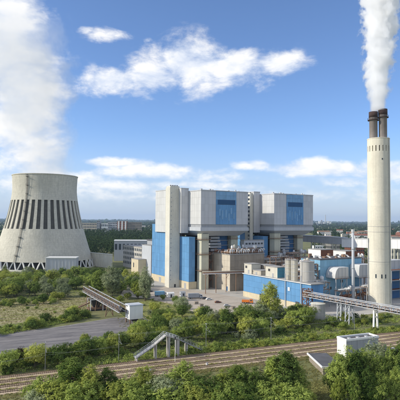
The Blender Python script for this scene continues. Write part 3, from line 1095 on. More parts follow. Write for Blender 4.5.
def pale_blue_building():
    root = thing('filter_building', 'pale blue clad building with a teal shaded front left of the chimney', 'industrial building', PL(41, -84), TH)
    box_part('body', 'joint', root, .2, 40, .2, 18, 0, 27.8)
    clad(root, 'blue_panel', 'pale_blue', 'left', .2, .05, 18, .05, 27.8, 6, 6)
    clad(root, 'blue_panel', 'pale_blue', 'front', .2, .05, 40, .05, 27.8, 12, 6)
    box_part('roof', 'roof_dark', root, -.2, 40.2, -.2, 18.2, 27.8, 28.4)
    for (x, z) in ((8, 17), (8, 8), (19, 12), (24, 5)):
        box_part('window', 'glass', root, x, x + 2.4, -.05, .03, z, z + 1.8)
    rnd = random.Random(8)
    for i in range(10):
        x, y = rnd.uniform(1, 37), rnd.uniform(1, 14)
        box_part('roof_unit', rnd.choice(['white_paint', 'rust', 'galv', 'brown_steel', 'roof_dark']), root, x, x + rnd.uniform(1, 3), y, y + rnd.uniform(1, 3), 28.4, 28.4 + rnd.uniform(.8, 3))
    for i in range(4):
        b = MB(); b.tube((4 + i * 9, 3, 28.6), (10 + i * 9, 12, 29.2), .6, n=8); b.build('roof_pipe', 'galv', root, smooth=True)


pale_blue_building()


def duct_hood(label, a, c, ln, dp, z0, z1, bend):
    root = thing('duct_hood', label, 'duct', PL(a, c), TH, 'white duct hoods')
    prof = []
    n = 10
    for k in range(n + 1):
        t = math.pi / 2 * k / n
        prof.append((bend * (1 - math.sin(t)), z0 + (z1 - z0) * (1 - math.cos(t)) * .85))
    prof = [(0, z0 + .15 * 0)] + [(bend * (1 - math.cos(math.pi / 2 * k / n)), z0 + (z1 - z0) * math.sin(math.pi / 2 * k / n)) for k in range(1, n + 1)] + [(ln, z1), (ln, z0)]
    b = MB()
    m = len(prof)
    b.add([(x, 0, z) for x, z in prof] + [(x, dp, z) for x, z in prof],
          [tuple(range(m))] + [tuple(range(2 * m - 1, m - 1, -1))] + [(i, m + i, m + (i + 1) % m, (i + 1) % m) for i in range(m)])
    b.build('casing', 'white_clad', root)
    for k in range(1, 4):
        box_part('rib', 'pale_grey', root, ln * k / 4, ln * k / 4 + .25, -.18, 0, z0 + .1, z1 - .1)
    for x in (1.2, ln * .5, ln - 1.2):
        q = MB(); q.bar((x, .4, 0), (x, .4, z0), .45); q.build('post', 'pale_grey', root)
    q = MB()
    q.bar((1.2, .4, z0 * .5), (ln - 1.2, .4, z0 * .5), .3); q.bar((1.2, .4, .5), (ln * .5, .4, z0 * .5), .2); q.bar((ln * .5, .4, z0 * .5), (ln - 1.2, .4, z0 - .5), .2)
    q.build('brace', 'pale_grey', root)
    q = MB(); q.box(-.5, ln, -1.4, -.25, z0 - .3, z0 - .1); q.bar((-.5, -1.35, z0 + 1), (ln, -1.35, z0 + 1), .1)
    q.build('walkway', 'brown_steel', root)


duct_hood('white curved duct hood jutting from the pale blue building', 46, -92.3, 12.5, 8, 16.4, 23.2, 4.0)
duct_hood('white boxy duct hood next to the chimney on steel posts', 68.5, -92.3, 14, 8, 15.8, 24.2, 1.2)
duct_hood('white duct hood peeping out right of the chimney', 96, -92, 20, 8, 16, 26, 1.0)

# dark open steel frame right of the chimney foot
sf = thing('open_boiler_plant', 'dark open steel frame with boiler plant right of the chimney foot', 'boiler plant', PL(92, -100), TH)
box_part('casing', 'blue_dark', sf, 3, 26, 5, 14, 0, 19)
for x in (0, 9, 18, 27):
    for y in (0, 14.5):
        b = MB(); b.bar((x, y, 0), (x, y, 20), .5); b.build('post', 'grey_paint', sf)
for z in (6.5, 13, 19.8):
    b = MB()
    for y in (0, 14.5):
        b.bar((0, y, z), (27, y, z), .4)
    for x in (0, 9, 18, 27):
        b.bar((x, 0, z), (x, 14.5, z), .35)
    b.build('deck_beam', 'grey_paint', sf)
    box_part('deck', 'rust', sf, 0, 27, .5, 4.5, z + .25, z + .4)

# slender vent stack
VS = AT(353.3, 305, 296); VS.z = 0
v = thing('vent_stack', 'slender pale grey vent stack just left of the big chimney', 'vent stack', VS)
MB().lathe([(.95, 0), (.9, 20), (.8, 48)], 16).build('pipe', 'pale_grey', v, smooth=True)
MB().lathe([(.95, 46.6), (1.05, 46.6), (1.05, 48.4), (.6, 48.4)], 16).build('cowl', 'galv', v)
for z in (12, 24, 36):
    MB().lathe([(.8, z), (1.2, z), (1.2, z + .25), (.8, z + .25)], 16).build('flange', 'grey_paint', v)


# ================================================================== conveyors
def gallery(name, label, A, B, w, h, m, roof, pier_m, n_pier, cat='conveyor'):
    d = B - A
    ln = Vector((d.x, d.y, 0)).length
    root = thing(name, label, cat, (A.x, A.y, 0), math.atan2(d.y, d.x))
    z0, z1 = A.z, B.z
    for nm, lo, hi, mm, ex in (('wall', 0, h, m, 0), ('roof', h + .02, h + .5, roof, .4)):
        b = MB()
        b.add([(0, -w / 2 - ex, z0 + lo), (ln, -w / 2 - ex, z1 + lo), (ln, w / 2 + ex, z1 + lo), (0, w / 2 + ex, z0 + lo),
               (0, -w / 2 - ex, z0 + hi), (ln, -w / 2 - ex, z1 + hi), (ln, w / 2 + ex, z1 + hi), (0, w / 2 + ex, z0 + hi)],
              [(3, 2, 1, 0), (4, 5, 6, 7), (0, 1, 5, 4), (1, 2, 6, 5), (2, 3, 7, 6), (3, 0, 4, 7)])
        b.build(nm, mm, root)
    for i in range(int(ln / 5)):
        x = (i + .5) * 5
        zz = z0 + (z1 - z0) * x / ln
        box_part('rib', m, root, x, x + .3, -w / 2 - .15, -w / 2, zz + .1, zz + h - .1)
    for i in range(n_pier):
        x = (i + .5) * ln / n_pier
        zz = z0 + (z1 - z0) * x / ln
        b = MB()
        for s in (-1, 1):
            b.bar((x, s * w * .55, 0), (x, s * w * .35, zz), .9)
        b.bar((x, -w * .5, zz * .5), (x, w * .5, zz * .5), .5)
        b.build('trestle', pier_m, root)


gallery('conveyor_gallery', 'dark grey high conveyor gallery leaving the farther boiler house to the right', AT(303, 241.5, 470), AT(346, 244.5, 430), 6, 6.0, 'grey_paint', 'pale_grey', 'column_concrete', 2)
gallery('conveyor_gallery', 'pale conveyor gallery passing behind the chimney', AT(344, 247, 428), AT(408, 249, 372), 6, 7.5, 'white_paint', 'white_clad', 'column_concrete', 3)


def truss(name, label, A, B, w, h, cat='conveyor', seg=3.0, chord='pale_grey', web='brown_steel', cover='grey_paint'):
    d = B - A
    ln = Vector((d.x, d.y, 0)).length
    root = thing(name, label, cat, (A.x, A.y, 0), math.atan2(d.y, d.x))
    Z = lambda x: A.z + (B.z - A.z) * x / ln
    n = int(ln / seg)
    for s in (-1, 1):
        for q in (0, h):
            b = MB(); b.bar((0, s * w / 2, Z(0) + q), (ln, s * w / 2, Z(ln) + q), .34); b.build('chord', chord, root)
        for k in range(n):
            x0, x1 = k * ln / n, (k + 1) * ln / n
            b = MB()
            b.bar((x0, s * w / 2, Z(x0)), (x0, s * w / 2, Z(x0) + h), .2)
            if k % 2:
                b.bar((x0, s * w / 2, Z(x0)), (x1, s * w / 2, Z(x1) + h), .2)
            else:
                b.bar((x0, s * w / 2, Z(x0) + h), (x1, s * w / 2, Z(x1)), .2)
            b.build('brace', web, root)
    b = MB()
    b.add([(0, -w / 2 + .3, Z(0) + .2), (ln, -w / 2 + .3, Z(ln) + .2), (ln, w / 2 - .3, Z(ln) + .2), (0, w / 2 - .3, Z(0) + .2)], [(0, 1, 2, 3)])
    b.build('belt', 'rubber', root)
    b = MB()
    m = 6
    vs = []
    for x in (0, ln):
        for k in range(m + 1):
            t = math.pi * k / m
            vs.append((x, -math.cos(t) * w * .30, Z(x) + h * .25 + math.sin(t) * h * .42))
    b.add(vs, [(k, k + 1, m + 2 + k, m + 1 + k) for k in range(m)])
    b.build('cover', cover, root)
    for s in (-1, 1):
        b = MB()
        b.bar((0, s * (w / 2 + .7), Z(0) + 1.2), (ln, s * (w / 2 + .7), Z(ln) + 1.2), .1)
        b.bar((0, s * (w / 2 + .35), Z(0) + .02), (ln, s * (w / 2 + .35), Z(ln) + .02), .7, .1)
        for k in range(n):
            x = k * ln / n
            b.bar((x, s * (w / 2 + .7), Z(x)), (x, s * (w / 2 + .7), Z(x) + 1.2), .08)
        b.build('walkway', 'galv', root)
    return root, ln, Z


rt, ln, Z = truss('truss_conveyor', 'long lattice truss conveyor sloping past the chimney foot on the right', AT(305, 296, 268), AT(412, 315.5, 222), 3.4, 2.6)
for (t, m, w, nm) in ((.36, 'pale_grey', .5, 4), (.44, 'pale_grey', .5, 4), (.70, 'white_paint', .8, 2)):
    x = ln * t
    b = MB()
    for s in (-1, 1):
        b.bar((x, s * 1.9, 0), (x, s * 1.3, Z(x)), w)
        if nm == 4:
            b.bar((x + 2.2, s * 1.9, 0), (x + 2.2, s * 1.3, Z(x)), w)
            for q in range(3):
                b.bar((x, s * 1.7, Z(x) * q / 3), (x + 2.2, s * 1.7, Z(x) * (q + 1) / 3), .2)
    b.bar((x, -1.7, Z(x) * .6), (x, 1.7, Z(x) * .6), w * .6)
    b.build('trestle', m, rt)
ht = thing('head_tower', 'rusty lattice tower at the upper end of the truss conveyor', 'steel tower', AT(307.5, 296, 268) * 1, TRK)
ht.location.z = 0
for x in (-2, 2):
    for y in (-2, 2):
        b = MB(); b.bar((x, y, 0), (x, y, 15), .35); b.build('post', 'rust', ht)
for k in range(5):
    b = MB()
    for (p, q) in (((-2, -2), (2, -2)), ((2, -2), (2, 2)), ((2, 2), (-2, 2)), ((-2, 2), (-2, -2))):
        b.bar((*p, 3 * k), (*q, 3 * k + 3), .2); b.bar((*p, 3 * k + 3), (*q, 3 * k + 3), .22)
    b.build('brace', 'rust', ht)
box_part('drive_house', 'brown_steel', ht, -1.6, 1.6, -1.6, 1.6, 10, 14)

# left conveyor, transfer house and reclaim hopper
HA = G(128, 325)
rt, ln, Z = truss('truss_conveyor', 'brown lattice conveyor running down to the white transfer house on the left', AT(86, 291.5, 300), AT(123, 312.5, 243), 3.6, 3.4, web='brown_steel', cover='roof_dark', chord='grey_paint')
for t in (.12, .4, .68):
    x = ln * t
    b = MB()
    for s in (-1, 1):
        b.bar((x, s * 2.2, 0), (x, s * 1.2, Z(x)), .4); b.bar((x, s * 2.2, 0), (x, -s * 1.2, Z(x)), .2)
    b.build('trestle', 'brown_steel', rt)


def transfer_house():
    root = thing('transfer_house', 'small white box house on stilts at the end of the left conveyor', 'transfer house', G(129.5, 324.5), R(29))
    box_part('wall', 'white_paint', root, 0, 7.2, 0, 6.2, 2.4, 9.2)
    MB().frustum((-.3, 7.5, -.3, 6.5, 9.2), (-.1, 7.3, -.1, 6.3, 9.7)).build('roof', 'pale_grey', root)
    for y in (1.4, 4.0):
        f = box_part('window', 'grey_paint', root, -.08, .02, y, y + 1.1, 4.8, 6.6)
        box_part('pane', 'glass', f, -.11, -.082, y + .12, y + .98, 4.95, 6.45)
    for x in (.4, 7.0):
        for y in (.4, 6.0):
            b = MB(); b.bar((x, y, 0), (x, y, 2.4), .5); b.build('stilt', 'brown_steel', root)
    b = MB(); b.frustum((2.6, 4.8, 2, 4.4, .9), (1.4, 6, 1, 5.4, 2.4)); b.build('chute', 'dark_steel', root)
    b = MB()
    for s in (0, 1.0):
        b.bar((7.5, .6 + s, 3.4), (11.5, .6 + s, 0), .2)
    for k in range(12):
        b.box(7.5 + k * .33, 7.85 + k * .33, .6, 1.6, 3.3 - k * .283, 3.36 - k * .283)
    b.build('stair', 'galv', root)


transfer_house()

hp = thing('reclaim_hopper', 'rusty reclaim hopper machine beneath the left conveyor', 'hopper', G(95, 310), R(28))
MB().frustum((-1, 2, -1, 2, 1.8), (-3.2, 4.2, -3, 4, 6.2)).build('hopper', 'dark_steel', hp)
MB().box(-4.2, 6, -2.2, 2.4, .6, 1.7).build('chassis', 'brown_steel', hp)
box_part('cab', 'rust', hp, 4.4, 6.6, -1.4, 1.2, 1.7, 4.4)
box_part('cab_window', 'white_paint', hp, 6.62, 6.7, -1.1, .9, 2.9, 4.1)
b = MB()
b.bar((-2, 0, 5), (-11, 1, 1.5), 1.0, .7); b.bar((-2, 1.5, 6.5), (-9, 1.5, 2.5), .2)
b.build('boom', 'brown_steel', hp)
for s in (-2.0, 2.2):
    b = MB(); b.prism([(-4, 0), (5.8, 0), (6.2, .35), (5.8, .7), (-4, .7), (-4.4, .35)], s - .4, s + .4)
    o = b.build('crawler', 'rubber', hp); o.rotation_euler = (R(90), 0, 0); o.location = (0, 2 * s * 0, 0)
b = MB()
for x in (-3.5, 3.8):
    for y in (-3.2, 3.8):
        b.bar((x, y, 0), (x, y, 6.8), .35)
b.bar((-3.5, -3.2, 6.6), (3.8, -3.2, 6.6), .3); b.bar((-3.5, 3.8, 6.6), (3.8, 3.8, 6.6), .3)
b.build('frame', 'white_paint', hp)


# ================================================================== small buildings by the railway
def relay_building():
    root = thing('relay_building', 'long flat white and grey concrete building beside the tracks on the right', 'concrete building', G(346.5, 357), TRK)
    ln, dp, h = 16.3, 5.4, 6.1
    box_part('wall', 'grey_paint', root, 0, ln, 0, dp, 0, h)
    box_part('end_wall', 'white_paint', root, -.12, 0, -.05, dp + .05, 0, h)
    b = MB()
    for q in ((-.2, ln + .2, -.2, .35), (-.2, ln + .2, dp - .35, dp + .2), (-.2, .35, .35, dp - .35), (ln - .35, ln + .2, .35, dp - .35)):
        b.box(*q, h, h + .75)
    b.build('parapet', 'white_paint', root)
    box_part('roof', 'roof_dark', root, .35, ln - .35, .35, dp - .35, h, h + .12)
    for i in range(5):
        box_part('pilaster', 'grey_paint', root, 2.6 + i * 2.9, 2.9 + i * 2.9, -.1, .02, 0, h)
    box_part('door', 'grey_paint', root, 6, 7.2, -.06, .02, 0, 2.3)
    box_part('window', 'glass', root, 9.6, 11.2, -.06, .02, 2.6, 3.8)
    for i in range(3):
        box_part('roof_hatch', 'galv', root, 3 + i * 4.4, 4.1 + i * 4.4, 2, 3.2, h + .12, h + .5)
    b = MB()
    b.bar((9.2, -.3, 4.6), (12.4, -.3, 3.9), .22)
    b.build('lamp_arm', 'white_paint', root)


relay_building()


def shed():
    A, B = G(322, 367, 2.9), G(307, 353, 2.9)
    d = (B - A)
    rz = math.atan2(d.y, d.x) - R(90)
    root = thing('platform_shed', 'low dark roofed shed with a pale edge between the foreground trees', 'shed', (A.x, A.y, 0), rz)
    ln = d.length
    box_part('wall', 'brown_wall', root, .6, 7, .6, ln - .6, 0, 2.6)
    box_part('roof', 'roof_dark', root, .3, 7.6, .3, ln, 2.6, 2.85)
    box_part('verge', 'white_paint', root, -.1, .3, -.1, ln, 2.45, 3.05)
    box_part('fascia', 'cream_paint', root, .3, 7.6, -.15, .3, 2.3, 3.0)
    for i in range(2):
        f = box_part('window', 'grey_paint', root, 1.4 + i * 2.4, 3.0 + i * 2.4, .5, .62, .8, 2.0)
        box_part('pane', 'glass', f, 1.5 + i * 2.4, 2.9 + i * 2.4, .46, .499, .9, 1.9)


shed()

rp = thing('rubble_pile', 'heap of pale broken concrete slabs at the right edge', 'rubble', G(391, 352))
rnd = random.Random(77)
for i in range(70):
    w, d, h = rnd.uniform(.5, 1.8), rnd.uniform(.4, 1.2), rnd.uniform(.15, .5)
    q = rnd.random() ** .6
    o = MB().box(-w / 2, w / 2, -d / 2, d / 2, -h / 2, h / 2).build('slab', rnd.choice(['concrete', 'white_paint', 'pale_grey', 'brick_red']), rp)
    r_, t = 4.6 * q, rnd.uniform(0, 6.28)
    o.location = (r_ * math.cos(t), r_ * .8 * math.sin(t), max(.1, 2.4 * (1 - q) * rnd.random()))
    o.rotation_euler = (rnd.uniform(-.6, .6), rnd.uniform(-.6, .6), rnd.uniform(0, 6.28))


# ================================================================== footbridge with its two ramps
def footbridge():
    A, C = G(135, 362), G(201, 352)
    d = C - A
    root = thing('footbridge', 'pale gabled footbridge on concrete posts at the edge of the tracks', 'footbridge', (A.x, A.y, 0), math.atan2(d.y, d.x))
    ln = d.length
    ap = ln * .43
    H = 8.6
    f = [(0, 1.6), (ln * .25, 5.2), (ap, H), (ln * .62, 6.6), (ln, 1.0)]
    for k, ((x0, z0), (x1, z1)) in enumerate(zip(f, f[1:])):
        b = MB()
        for y in (-1.1, 1.1):
            b.bar((x0, y, z0), (x1, y, z1), .22, .38)
        b.bar((x0, 0, z0 - .05), (x1, 0, z1 - .05), 2.1, .16)
        b.build('ramp', 'silo' if k in (1, 2) else 'grey_paint', root)
        b = MB()
        n = max(3, int((x1 - x0) / 1.3))
        for y in (-1.25, 1.25):
            for q in (.55, 1.15):
                b.bar((x0, y, z0 + q), (x1, y, z1 + q), .11)
            for j in range(n + 1):
                t = j / n
                b.bar((x0 + (x1 - x0) * t, y, z0 + (z1 - z0) * t), (x0 + (x1 - x0) * t, y, z0 + (z1 - z0) * t + 1.15), .09)
        b.build('railing', 'white_paint' if k in (1, 2) else 'steel', root)
    for (x, z, w) in ((.5, 1.5, .4), (ln * .29, 5.6, .5), (ap + 1.5, 7.9, .7), (ln * .62, 6.3, 1.0), (ln * .76, 4.1, .5)):
        b = MB()
        b.box(x - w / 2, x + w / 2, -1.0, -.3, 0, z); b.box(x - w / 2, x + w / 2, .3, 1.0, 0, z)
        b.build('post', 'silo', root)


footbridge()


# ================================================================== overhead line
MASTS = [G(-12, 381), G(45, 371), G(118.6, 361.5), G(206, 348), G(271, 340.5), G(354.5, 331), G(425, 322)]
OR2 = ['at the far left edge', 'behind the round bushes', 'left of the footbridge', 'right of the footbridge', 'before the tall birch', 'left of the white twin posts', 'beyond the right edge']
mast_tops = []
for p, w_ in zip(MASTS, OR2):
    root = thing('catenary_mast', 'thin grey overhead line mast %s' % w_, 'mast', p, TRK, 'overhead line masts')
    b = MB(); b.bar((0, 0, 0), (0, 0, 10.2), .15); b.build('pole', 'steel', root)
    b = MB(); b.bar((0, 0, 7.6), (0, -4.4, 7.4), .06); b.bar((0, 0, 9.2), (0, -4.2, 7.5), .05); b.build('cantilever', 'steel', root)
    b = MB(); b.bar((0, -.8, 10.0), (0, .8, 10.0), .12); b.build('crossarm', 'galv', root)
    mast_tops.append(p)
WN = {'feeder_wire': [(0.7, 10.1), (-0.7, 10.1)], 'contact_wire': [(-4.2, 6.6)], 'carrier_wire': [(-4.2, 7.5)]}
for nm, offs in WN.items():
    for k, (o_, z) in enumerate(offs):
        b = MB()
        for p, q in zip(mast_tops, mast_tops[1:]):
            n = 6
            pts = []
            for j in range(n + 1):
                t = j / n
                sag = 0 if nm == 'contact_wire' else .9 * 4 * t * (1 - t)
                pts.append(p.lerp(q, t) + TN * o_ + Vector((0, 0, z - sag)))
            for u, v2 in zip(pts, pts[1:]):
                b.bar(u, v2, .018)
        tag(b.build(nm, 'galv'), {'feeder_wire': ['rear feeder wire strung over the mast crossarms', 'front feeder wire strung over the mast crossarms'], 'contact_wire': ['lowest contact wire above the farthest track'], 'carrier_wire': ['carrier wire just above the contact wire']}[nm][k], 'wire', 'overhead wires')
wp = thing('signal_post', 'thin white signal post between the tracks below the footbridge', 'post', G(175, 363))
b = MB(); b.tube((0, 0, 0), (0, 0, 9.5), .1, n=8); b.build('pole', 'white_paint', wp)
box_part('lamp_head', 'dark_steel', wp, -.25, .25, -.15, .15, 8.6, 9.7)
for p, w_ in ((G(150, 371), 'below the footbridge'), (G(207, 366), 'in the middle of the picture')):
    s = thing('signal_box', 'small white trackside box %s' % w_, 'box', p, TRK, 'trackside boxes')
    box_part('casing', 'white_paint', s, -.32, .32, -.3, .3, .25, 1.1); box_part('foot', 'concrete', s, -.28, .28, -.25, .25, 0, .25); box_part('lid', 'grey_paint', s, -.36, .36, -.34, .34, 1.1, 1.18)


# ================================================================== yard: vehicles and cabins
def truck(label, loc, rz, cab_m, box_m, long=6.0, high=2.6):
    root = thing('truck', label, 'truck', loc, rz)
    box_part('chassis', 'dark_steel', root, 0, long + 2.6, -1.0, 1.0, .55, .85)
    cab = MB()
    cab.add([(long + .4, -1.15, .7), (long + 2.5, -1.15, .7), (long + 2.5, -1.15, 1.7), (long + 2.1, -1.15, 2.8), (long + .4, -1.15, 2.8),
             (long + .4, 1.15, .7), (long + 2.5, 1.15, .7), (long + 2.5, 1.15, 1.7), (long + 2.1, 1.15, 2.8), (long + .4, 1.15, 2.8)],
            [(0, 1, 2, 3, 4), (9, 8, 7, 6, 5), (1, 6, 7, 2), (2, 7, 8, 3), (3, 8, 9, 4), (4, 9, 5, 0), (0, 5, 6, 1)])
    c = cab.build('cab', cab_m, root)
    w = MB(); w.add([(long + 2.5, -1, 1.75), (long + 2.5, 1, 1.75), (long + 2.13, 1, 2.7), (long + 2.13, -1, 2.7)], [(0, 1, 2, 3)]); o = w.build('windscreen', 'glass', c); o.location.x = .02
    for s in (-1.17, 1.15):
        box_part('side_window', 'glass', c, long + .8, long + 1.9, s, s + .02, 1.7, 2.5)
    box_part('load_box', box_m, root, 0, long, -1.2, 1.2, .95, .95 + high)
    for x in (1.0, 2.2, long + 1.5):
        for s in (-1.15, .85):
            t = MB(); t.tube((x, s, .5), (x, s + .3, .5), .5, n=14); wh = t.build('wheel', 'rubber', root)
            t = MB(); t.tube((x, s - .01, .5), (x, s + .31, .5), .24, n=10); t.build('rim', 'galv', wh)


truck('blue and white box truck parked left of the stair tower foot', G(155, 296.5), R(20), 'white_paint', 'pale_blue', 6.5)
truck('orange tipper truck in front of the blue coal hall', G(242, 303.2), R(-12), 'orange', 'orange', 4.6, 1.3)
truck('grey tarpaulin truck parked on the sand below the beige building', G(188, 298.8), R(12), 'pale_grey', 'grey_paint', 7.5, 2.7)
for (px, py, sx, lab) in ((168, 298, 4.6, 'small white site cabin with dark end beside the box truck'), (181, 297, 3.4, 'grey site container between the white cabin and the grey truck')):
    s = thing('site_cabin', lab, 'cabin', G(px, py), R(24))
    box_part('wall', 'white_paint' if px == 168 else 'pale_grey', s, 0, sx, 0, 3, .2, 3)
    MB().frustum((-.2, sx + .2, -.2, 3.2, 3.0), (0, sx, 1.2, 1.8, 3.7)).build('roof', 'white_paint' if px == 168 else 'grey_paint', s)
    box_part('door', 'dark_steel', s, sx * .4, sx * .4 + 1.1, -.05, .02, .2, 2.3)
    box_part('window', 'glass', s, -.05, .02, .8, 2.1, 1.2, 2.2)
    box_part('skid', 'dark_steel', s, .1, sx - .1, .1, 2.9, 0, .2)


def car(label, loc, rz, m):
    root = thing('car', label, 'car', loc, rz, 'cars on the sandy yard')
    b = MB()
    pr = [(-2.1, .35), (2.1, .35), (2.15, .75), (1.2, .92), (-1.9, .95), (-2.15, .8)]
    n = len(pr)
    b.add([(x, -.85, z) for x, z in pr] + [(x, .85, z) for x, z in pr], [tuple(range(n)), tuple(range(2 * n - 1, n - 1, -1))] + [(i, n + i, n + (i + 1) % n, (i + 1) % n) for i in range(n)])
    b.build('body', m, root)
    c = MB().frustum((-1.7, 1.1, -.8, .8, .92), (-1.3, .4, -.66, .66, 1.45)).build('cabin', m, root)
    MB().frustum((-1.64, 1.0, -.815, .815, .98), (-1.32, .44, -.69, .69, 1.38)).build('windows', 'glass', c)
    for x in (-1.3, 1.3):
        for y in (-.88, .68):
            w = MB(); w.tube((x, y, .32), (x, y + .2, .32), .32, n=12); wh = w.build('wheel', 'rubber', root)
            w = MB(); w.tube((x, y - .01, .32), (x, y + .21, .32), .17, n=8); w.build('rim', 'galv', wh)


for px, py, rz, m, lab in ((176, 300.5, 25, 'white_paint', 'white car just below the small white cabin'), (205, 299, 20, 'dark_steel', 'dark car right of the grey truck'), (209, 300, 22, 'white_paint', 'white car next to the dark car right of the grey truck'),
                           (218, 303, 15, 'rust', 'red brown car on the open sand below the beige building'), (150, 292, 35, 'dark_steel', 'dark car left of the box truck'), (227, 306.5, 12, 'galv', 'silver car left of the orange truck')):
    car(lab, G(px, py), R(rz), m)
for k, (px, py) in enumerate(((196, 304), (201, 306.5), (233, 309))):
    q = thing('pallet_stack', '%s stack of pale timber pallets on the sandy yard' % ('left', 'middle', 'right')[k], 'pallets', G(px, py), R(20 + 10 * k), 'pallet stacks')
    for j in range(7):
        box_part('pallet', 'cream_paint' if j % 2 else 'timber', q, -1.2 + .05 * j, 1.2 + .05 * j, -.8, .8, j * .22 + .02, j * .22 + .16)


# ================================================================== around the cooling tower and behind
def windowed(name, label, cat, loc, rz, sx, sy, h, m, rows, nx, ny, roof='roof_grey', zbase=2.0, wm='glass', frac=.6, group=None):
    root = thing(name, label, cat, loc, rz, group)
    box_part('wall', m, root, 0, sx, 0, sy, 0, h)
    box_part('roof', roof, root, -.4, sx + .4, -.4, sy + .4, h, h + .5)
    rh = (h - zbase) / max(1, rows)
    me = {}
    for r in range(rows):
        z = zbase + r * rh
        for (n, side, ln) in ((nx, 'f', sx), (ny, 'l', sy)):
            if not n:
                continue
            w = ln / n
            if side not in me:
                me[side] = (MB().box(w * (1 - frac) / 2, w * (1 + frac) / 2, -.06, .05, rh * .18, rh * .72) if side == 'f' else MB().box(-.06, .05, w * (1 - frac) / 2, w * (1 + frac) / 2, rh * .18, rh * .72)).mesh('window', wm)
            for i in range(n):
                link('window', me[side], root, (i * w, 0, z) if side == 'f' else (0, i * w, z))
    return root


p = G(46, 272.8)
ph = thing('pump_house', 'flat grey pump house before the foot of the cooling tower', 'pump house', p, R(4))
box_part('wall', 'pale_grey', ph, 0, 29, 0, 14, 0, 14.4)
box_part('end_wall', 'white_paint', ph, -.6, 0, -.6, 14, 0, 15.2)
box_part('coping', 'white_paint', ph, 0, 29.4, -.6, 14.4, 14.4, 15.2)
for i in range(8):
    box_part('pilaster', 'pale_grey', ph, 2.4 + i * 3.4, 2.8 + i * 3.4, -.25, 0, 0, 14.4)
box_part('door', 'grey_paint', ph, 11, 14.5, -.08, .02, 0, 4.5)
w0, w1 = AT(90, 267, 545), AT(110, 268, 520)
d = w1 - w0
wl = thing('ribbed_wall', 'pale ribbed concrete wall right of the cooling tower', 'wall', (w0.x, w0.y, 0), math.atan2(d.y, d.x))
box_part('wall', 'concrete', wl, 0, d.length + 3, 0, 1, 0, 15)
for i in range(9):
    box_part('rib', 'concrete', wl, .5 + i * 2.9, 1.1 + i * 2.9, -.5, 0, 0, 14.6)
box_part('coping', 'white_paint', wl, -.2, d.length + 3.2, -.7, 1.2, 15, 15.4)

windowed('office_building', 'grey office block with dark windows left of the blue hall', 'office', PL(18, 150), TH, 22, 52, 24, 'silo', 4, 6, 11, zbase=3)
cabin('annex', 'plain grey annex against the left end of the blue hall', -5, 78, 14, 20, 0, 30, 'pale_grey', 'annex', doors=False)
cabin('annex', 'low beige annex at the left foot of the blue hall', -13, 88, 9, 16, 0, 17, 'plinth', 'annex')
windowed('white_hall', 'white roofed flat hall behind the grey office block', 'hall', AT(114, 252, 610) - Vector((0, 0, AT(114, 252, 610).z)), R(8), 60, 26, 26, 'pale_grey', 1, 12, 4, roof='white_paint', zbase=12)
# blocks on the left horizon
for (x0, x1, yt, m, rows, lab, dist) in ((80, 97, 223.0, 'beige_wall', 3, 'beige factory block on the left horizon next to the cooling tower', 1650),
                                         (96.4, 99.5, 220.8, 'grey_paint', 6, 'narrow dark tower block on the left horizon', 1640),
                                         (101, 107.5, 223.2, 'white_paint', 2, 'small bright white block on the left horizon', 1645),
                                         (107.5, 117, 222.3, 'pale_grey', 4, 'pale grey block left of the red striped one on the horizon', 1660),
                                         (117, 126.5, 221.2, 'brick_red', 5, 'red and white striped block on the left horizon', 1655),
                                         (126.5, 141, 222.3, 'brown_wall', 5, 'long brown block right of the red striped one on the horizon', 1660)):
    a = AT(x0, 240, dist); b_ = AT(x1, 240, dist)
    o = windowed('factory_block', lab, 'building', (a.x, a.y, 0), R(2), b_.x - a.x, 30, AT(x0, yt, dist).z, m, rows, max(2, int((b_.x - a.x) / 5)), 4, zbase=14, group='blocks on the left horizon')
    if m == 'brick_red':
        for i in range(3):
            box_part('white_pier', 'white_paint', o, 2.5 + i * 12, 7.5 + i * 12, -.6, -.1, 0, AT(x0, yt, dist).z)
# brick buildings behind the chimney
for (px, dist, sx, sy, h, m, lab) in ((351, 640, 22, 14, 30, 'brick_red', 'red brick building behind the vent stack left of the chimney'),
                                      (392, 520, 18, 20, 36, 'cream_paint', 'cream tower building right of the chimney'),
                                      (399, 560, 26, 18, 24, 'brick_red', 'red brick building at the right edge behind the pale gallery'),
                                      (331, 620, 14, 12, 33, 'beige_wall', 'small beige building above the high conveyor gallery')):
    a = AT(px, 260, dist)
    windowed('brick_building' if m == 'brick_red' else 'rendered_building', lab, 'building', (a.x, a.y, 0), R(20), sx, sy, h, m, 4, 7, 4, roof='roof_red' if m == 'brick_red' else 'roof_grey', zbase=12)

# ================================================================== vegetation
def leaf_quads(rnd, clumps, per, size, spread, centre, squash=1.0):
    """clumps: (point, radius, tone). Returns verts, faces, tone per face"""
    V, Fc, T = [], [], []
    for (c, r, tone) in clumps:
        out = (c - centre)
        out = out.normalized() if out.length > 1e-3 else Vector((0, 0, 1))
        for _ in range(per):
            d = Vector((rnd.gauss(0, 1), rnd.gauss(0, 1), rnd.gauss(0, 1) * squash))
            d = d.normalized() * r * rnd.random() ** .5
            p = c + d
            n = (out * 1.0 + d.normalized() * .7 + Vector((0, 0, .35)) + Vector((rnd.uniform(-1, 1), rnd.uniform(-1, 1), rnd.uniform(-.7, 1))) * spread)
            n = n.normalized() if n.length > 1e-3 else Vector((0, 0, 1))
            a = n.orthogonal().normalized()
            a = Matrix.Rotation(rnd.uniform(0, 6.28), 3, n) @ a
            b = n.cross(a)
            s = size * rnd.uniform(.6, 1.3)
            k = len(V)
            V += [p - a * s, p - b * s * .62, p + a * s, p + b * s * .62]
            Fc.append((k, k + 1, k + 2, k + 3))
            T.append(min(1, max(0, tone + rnd.uniform(-.16, .16))))
    return V, Fc, T


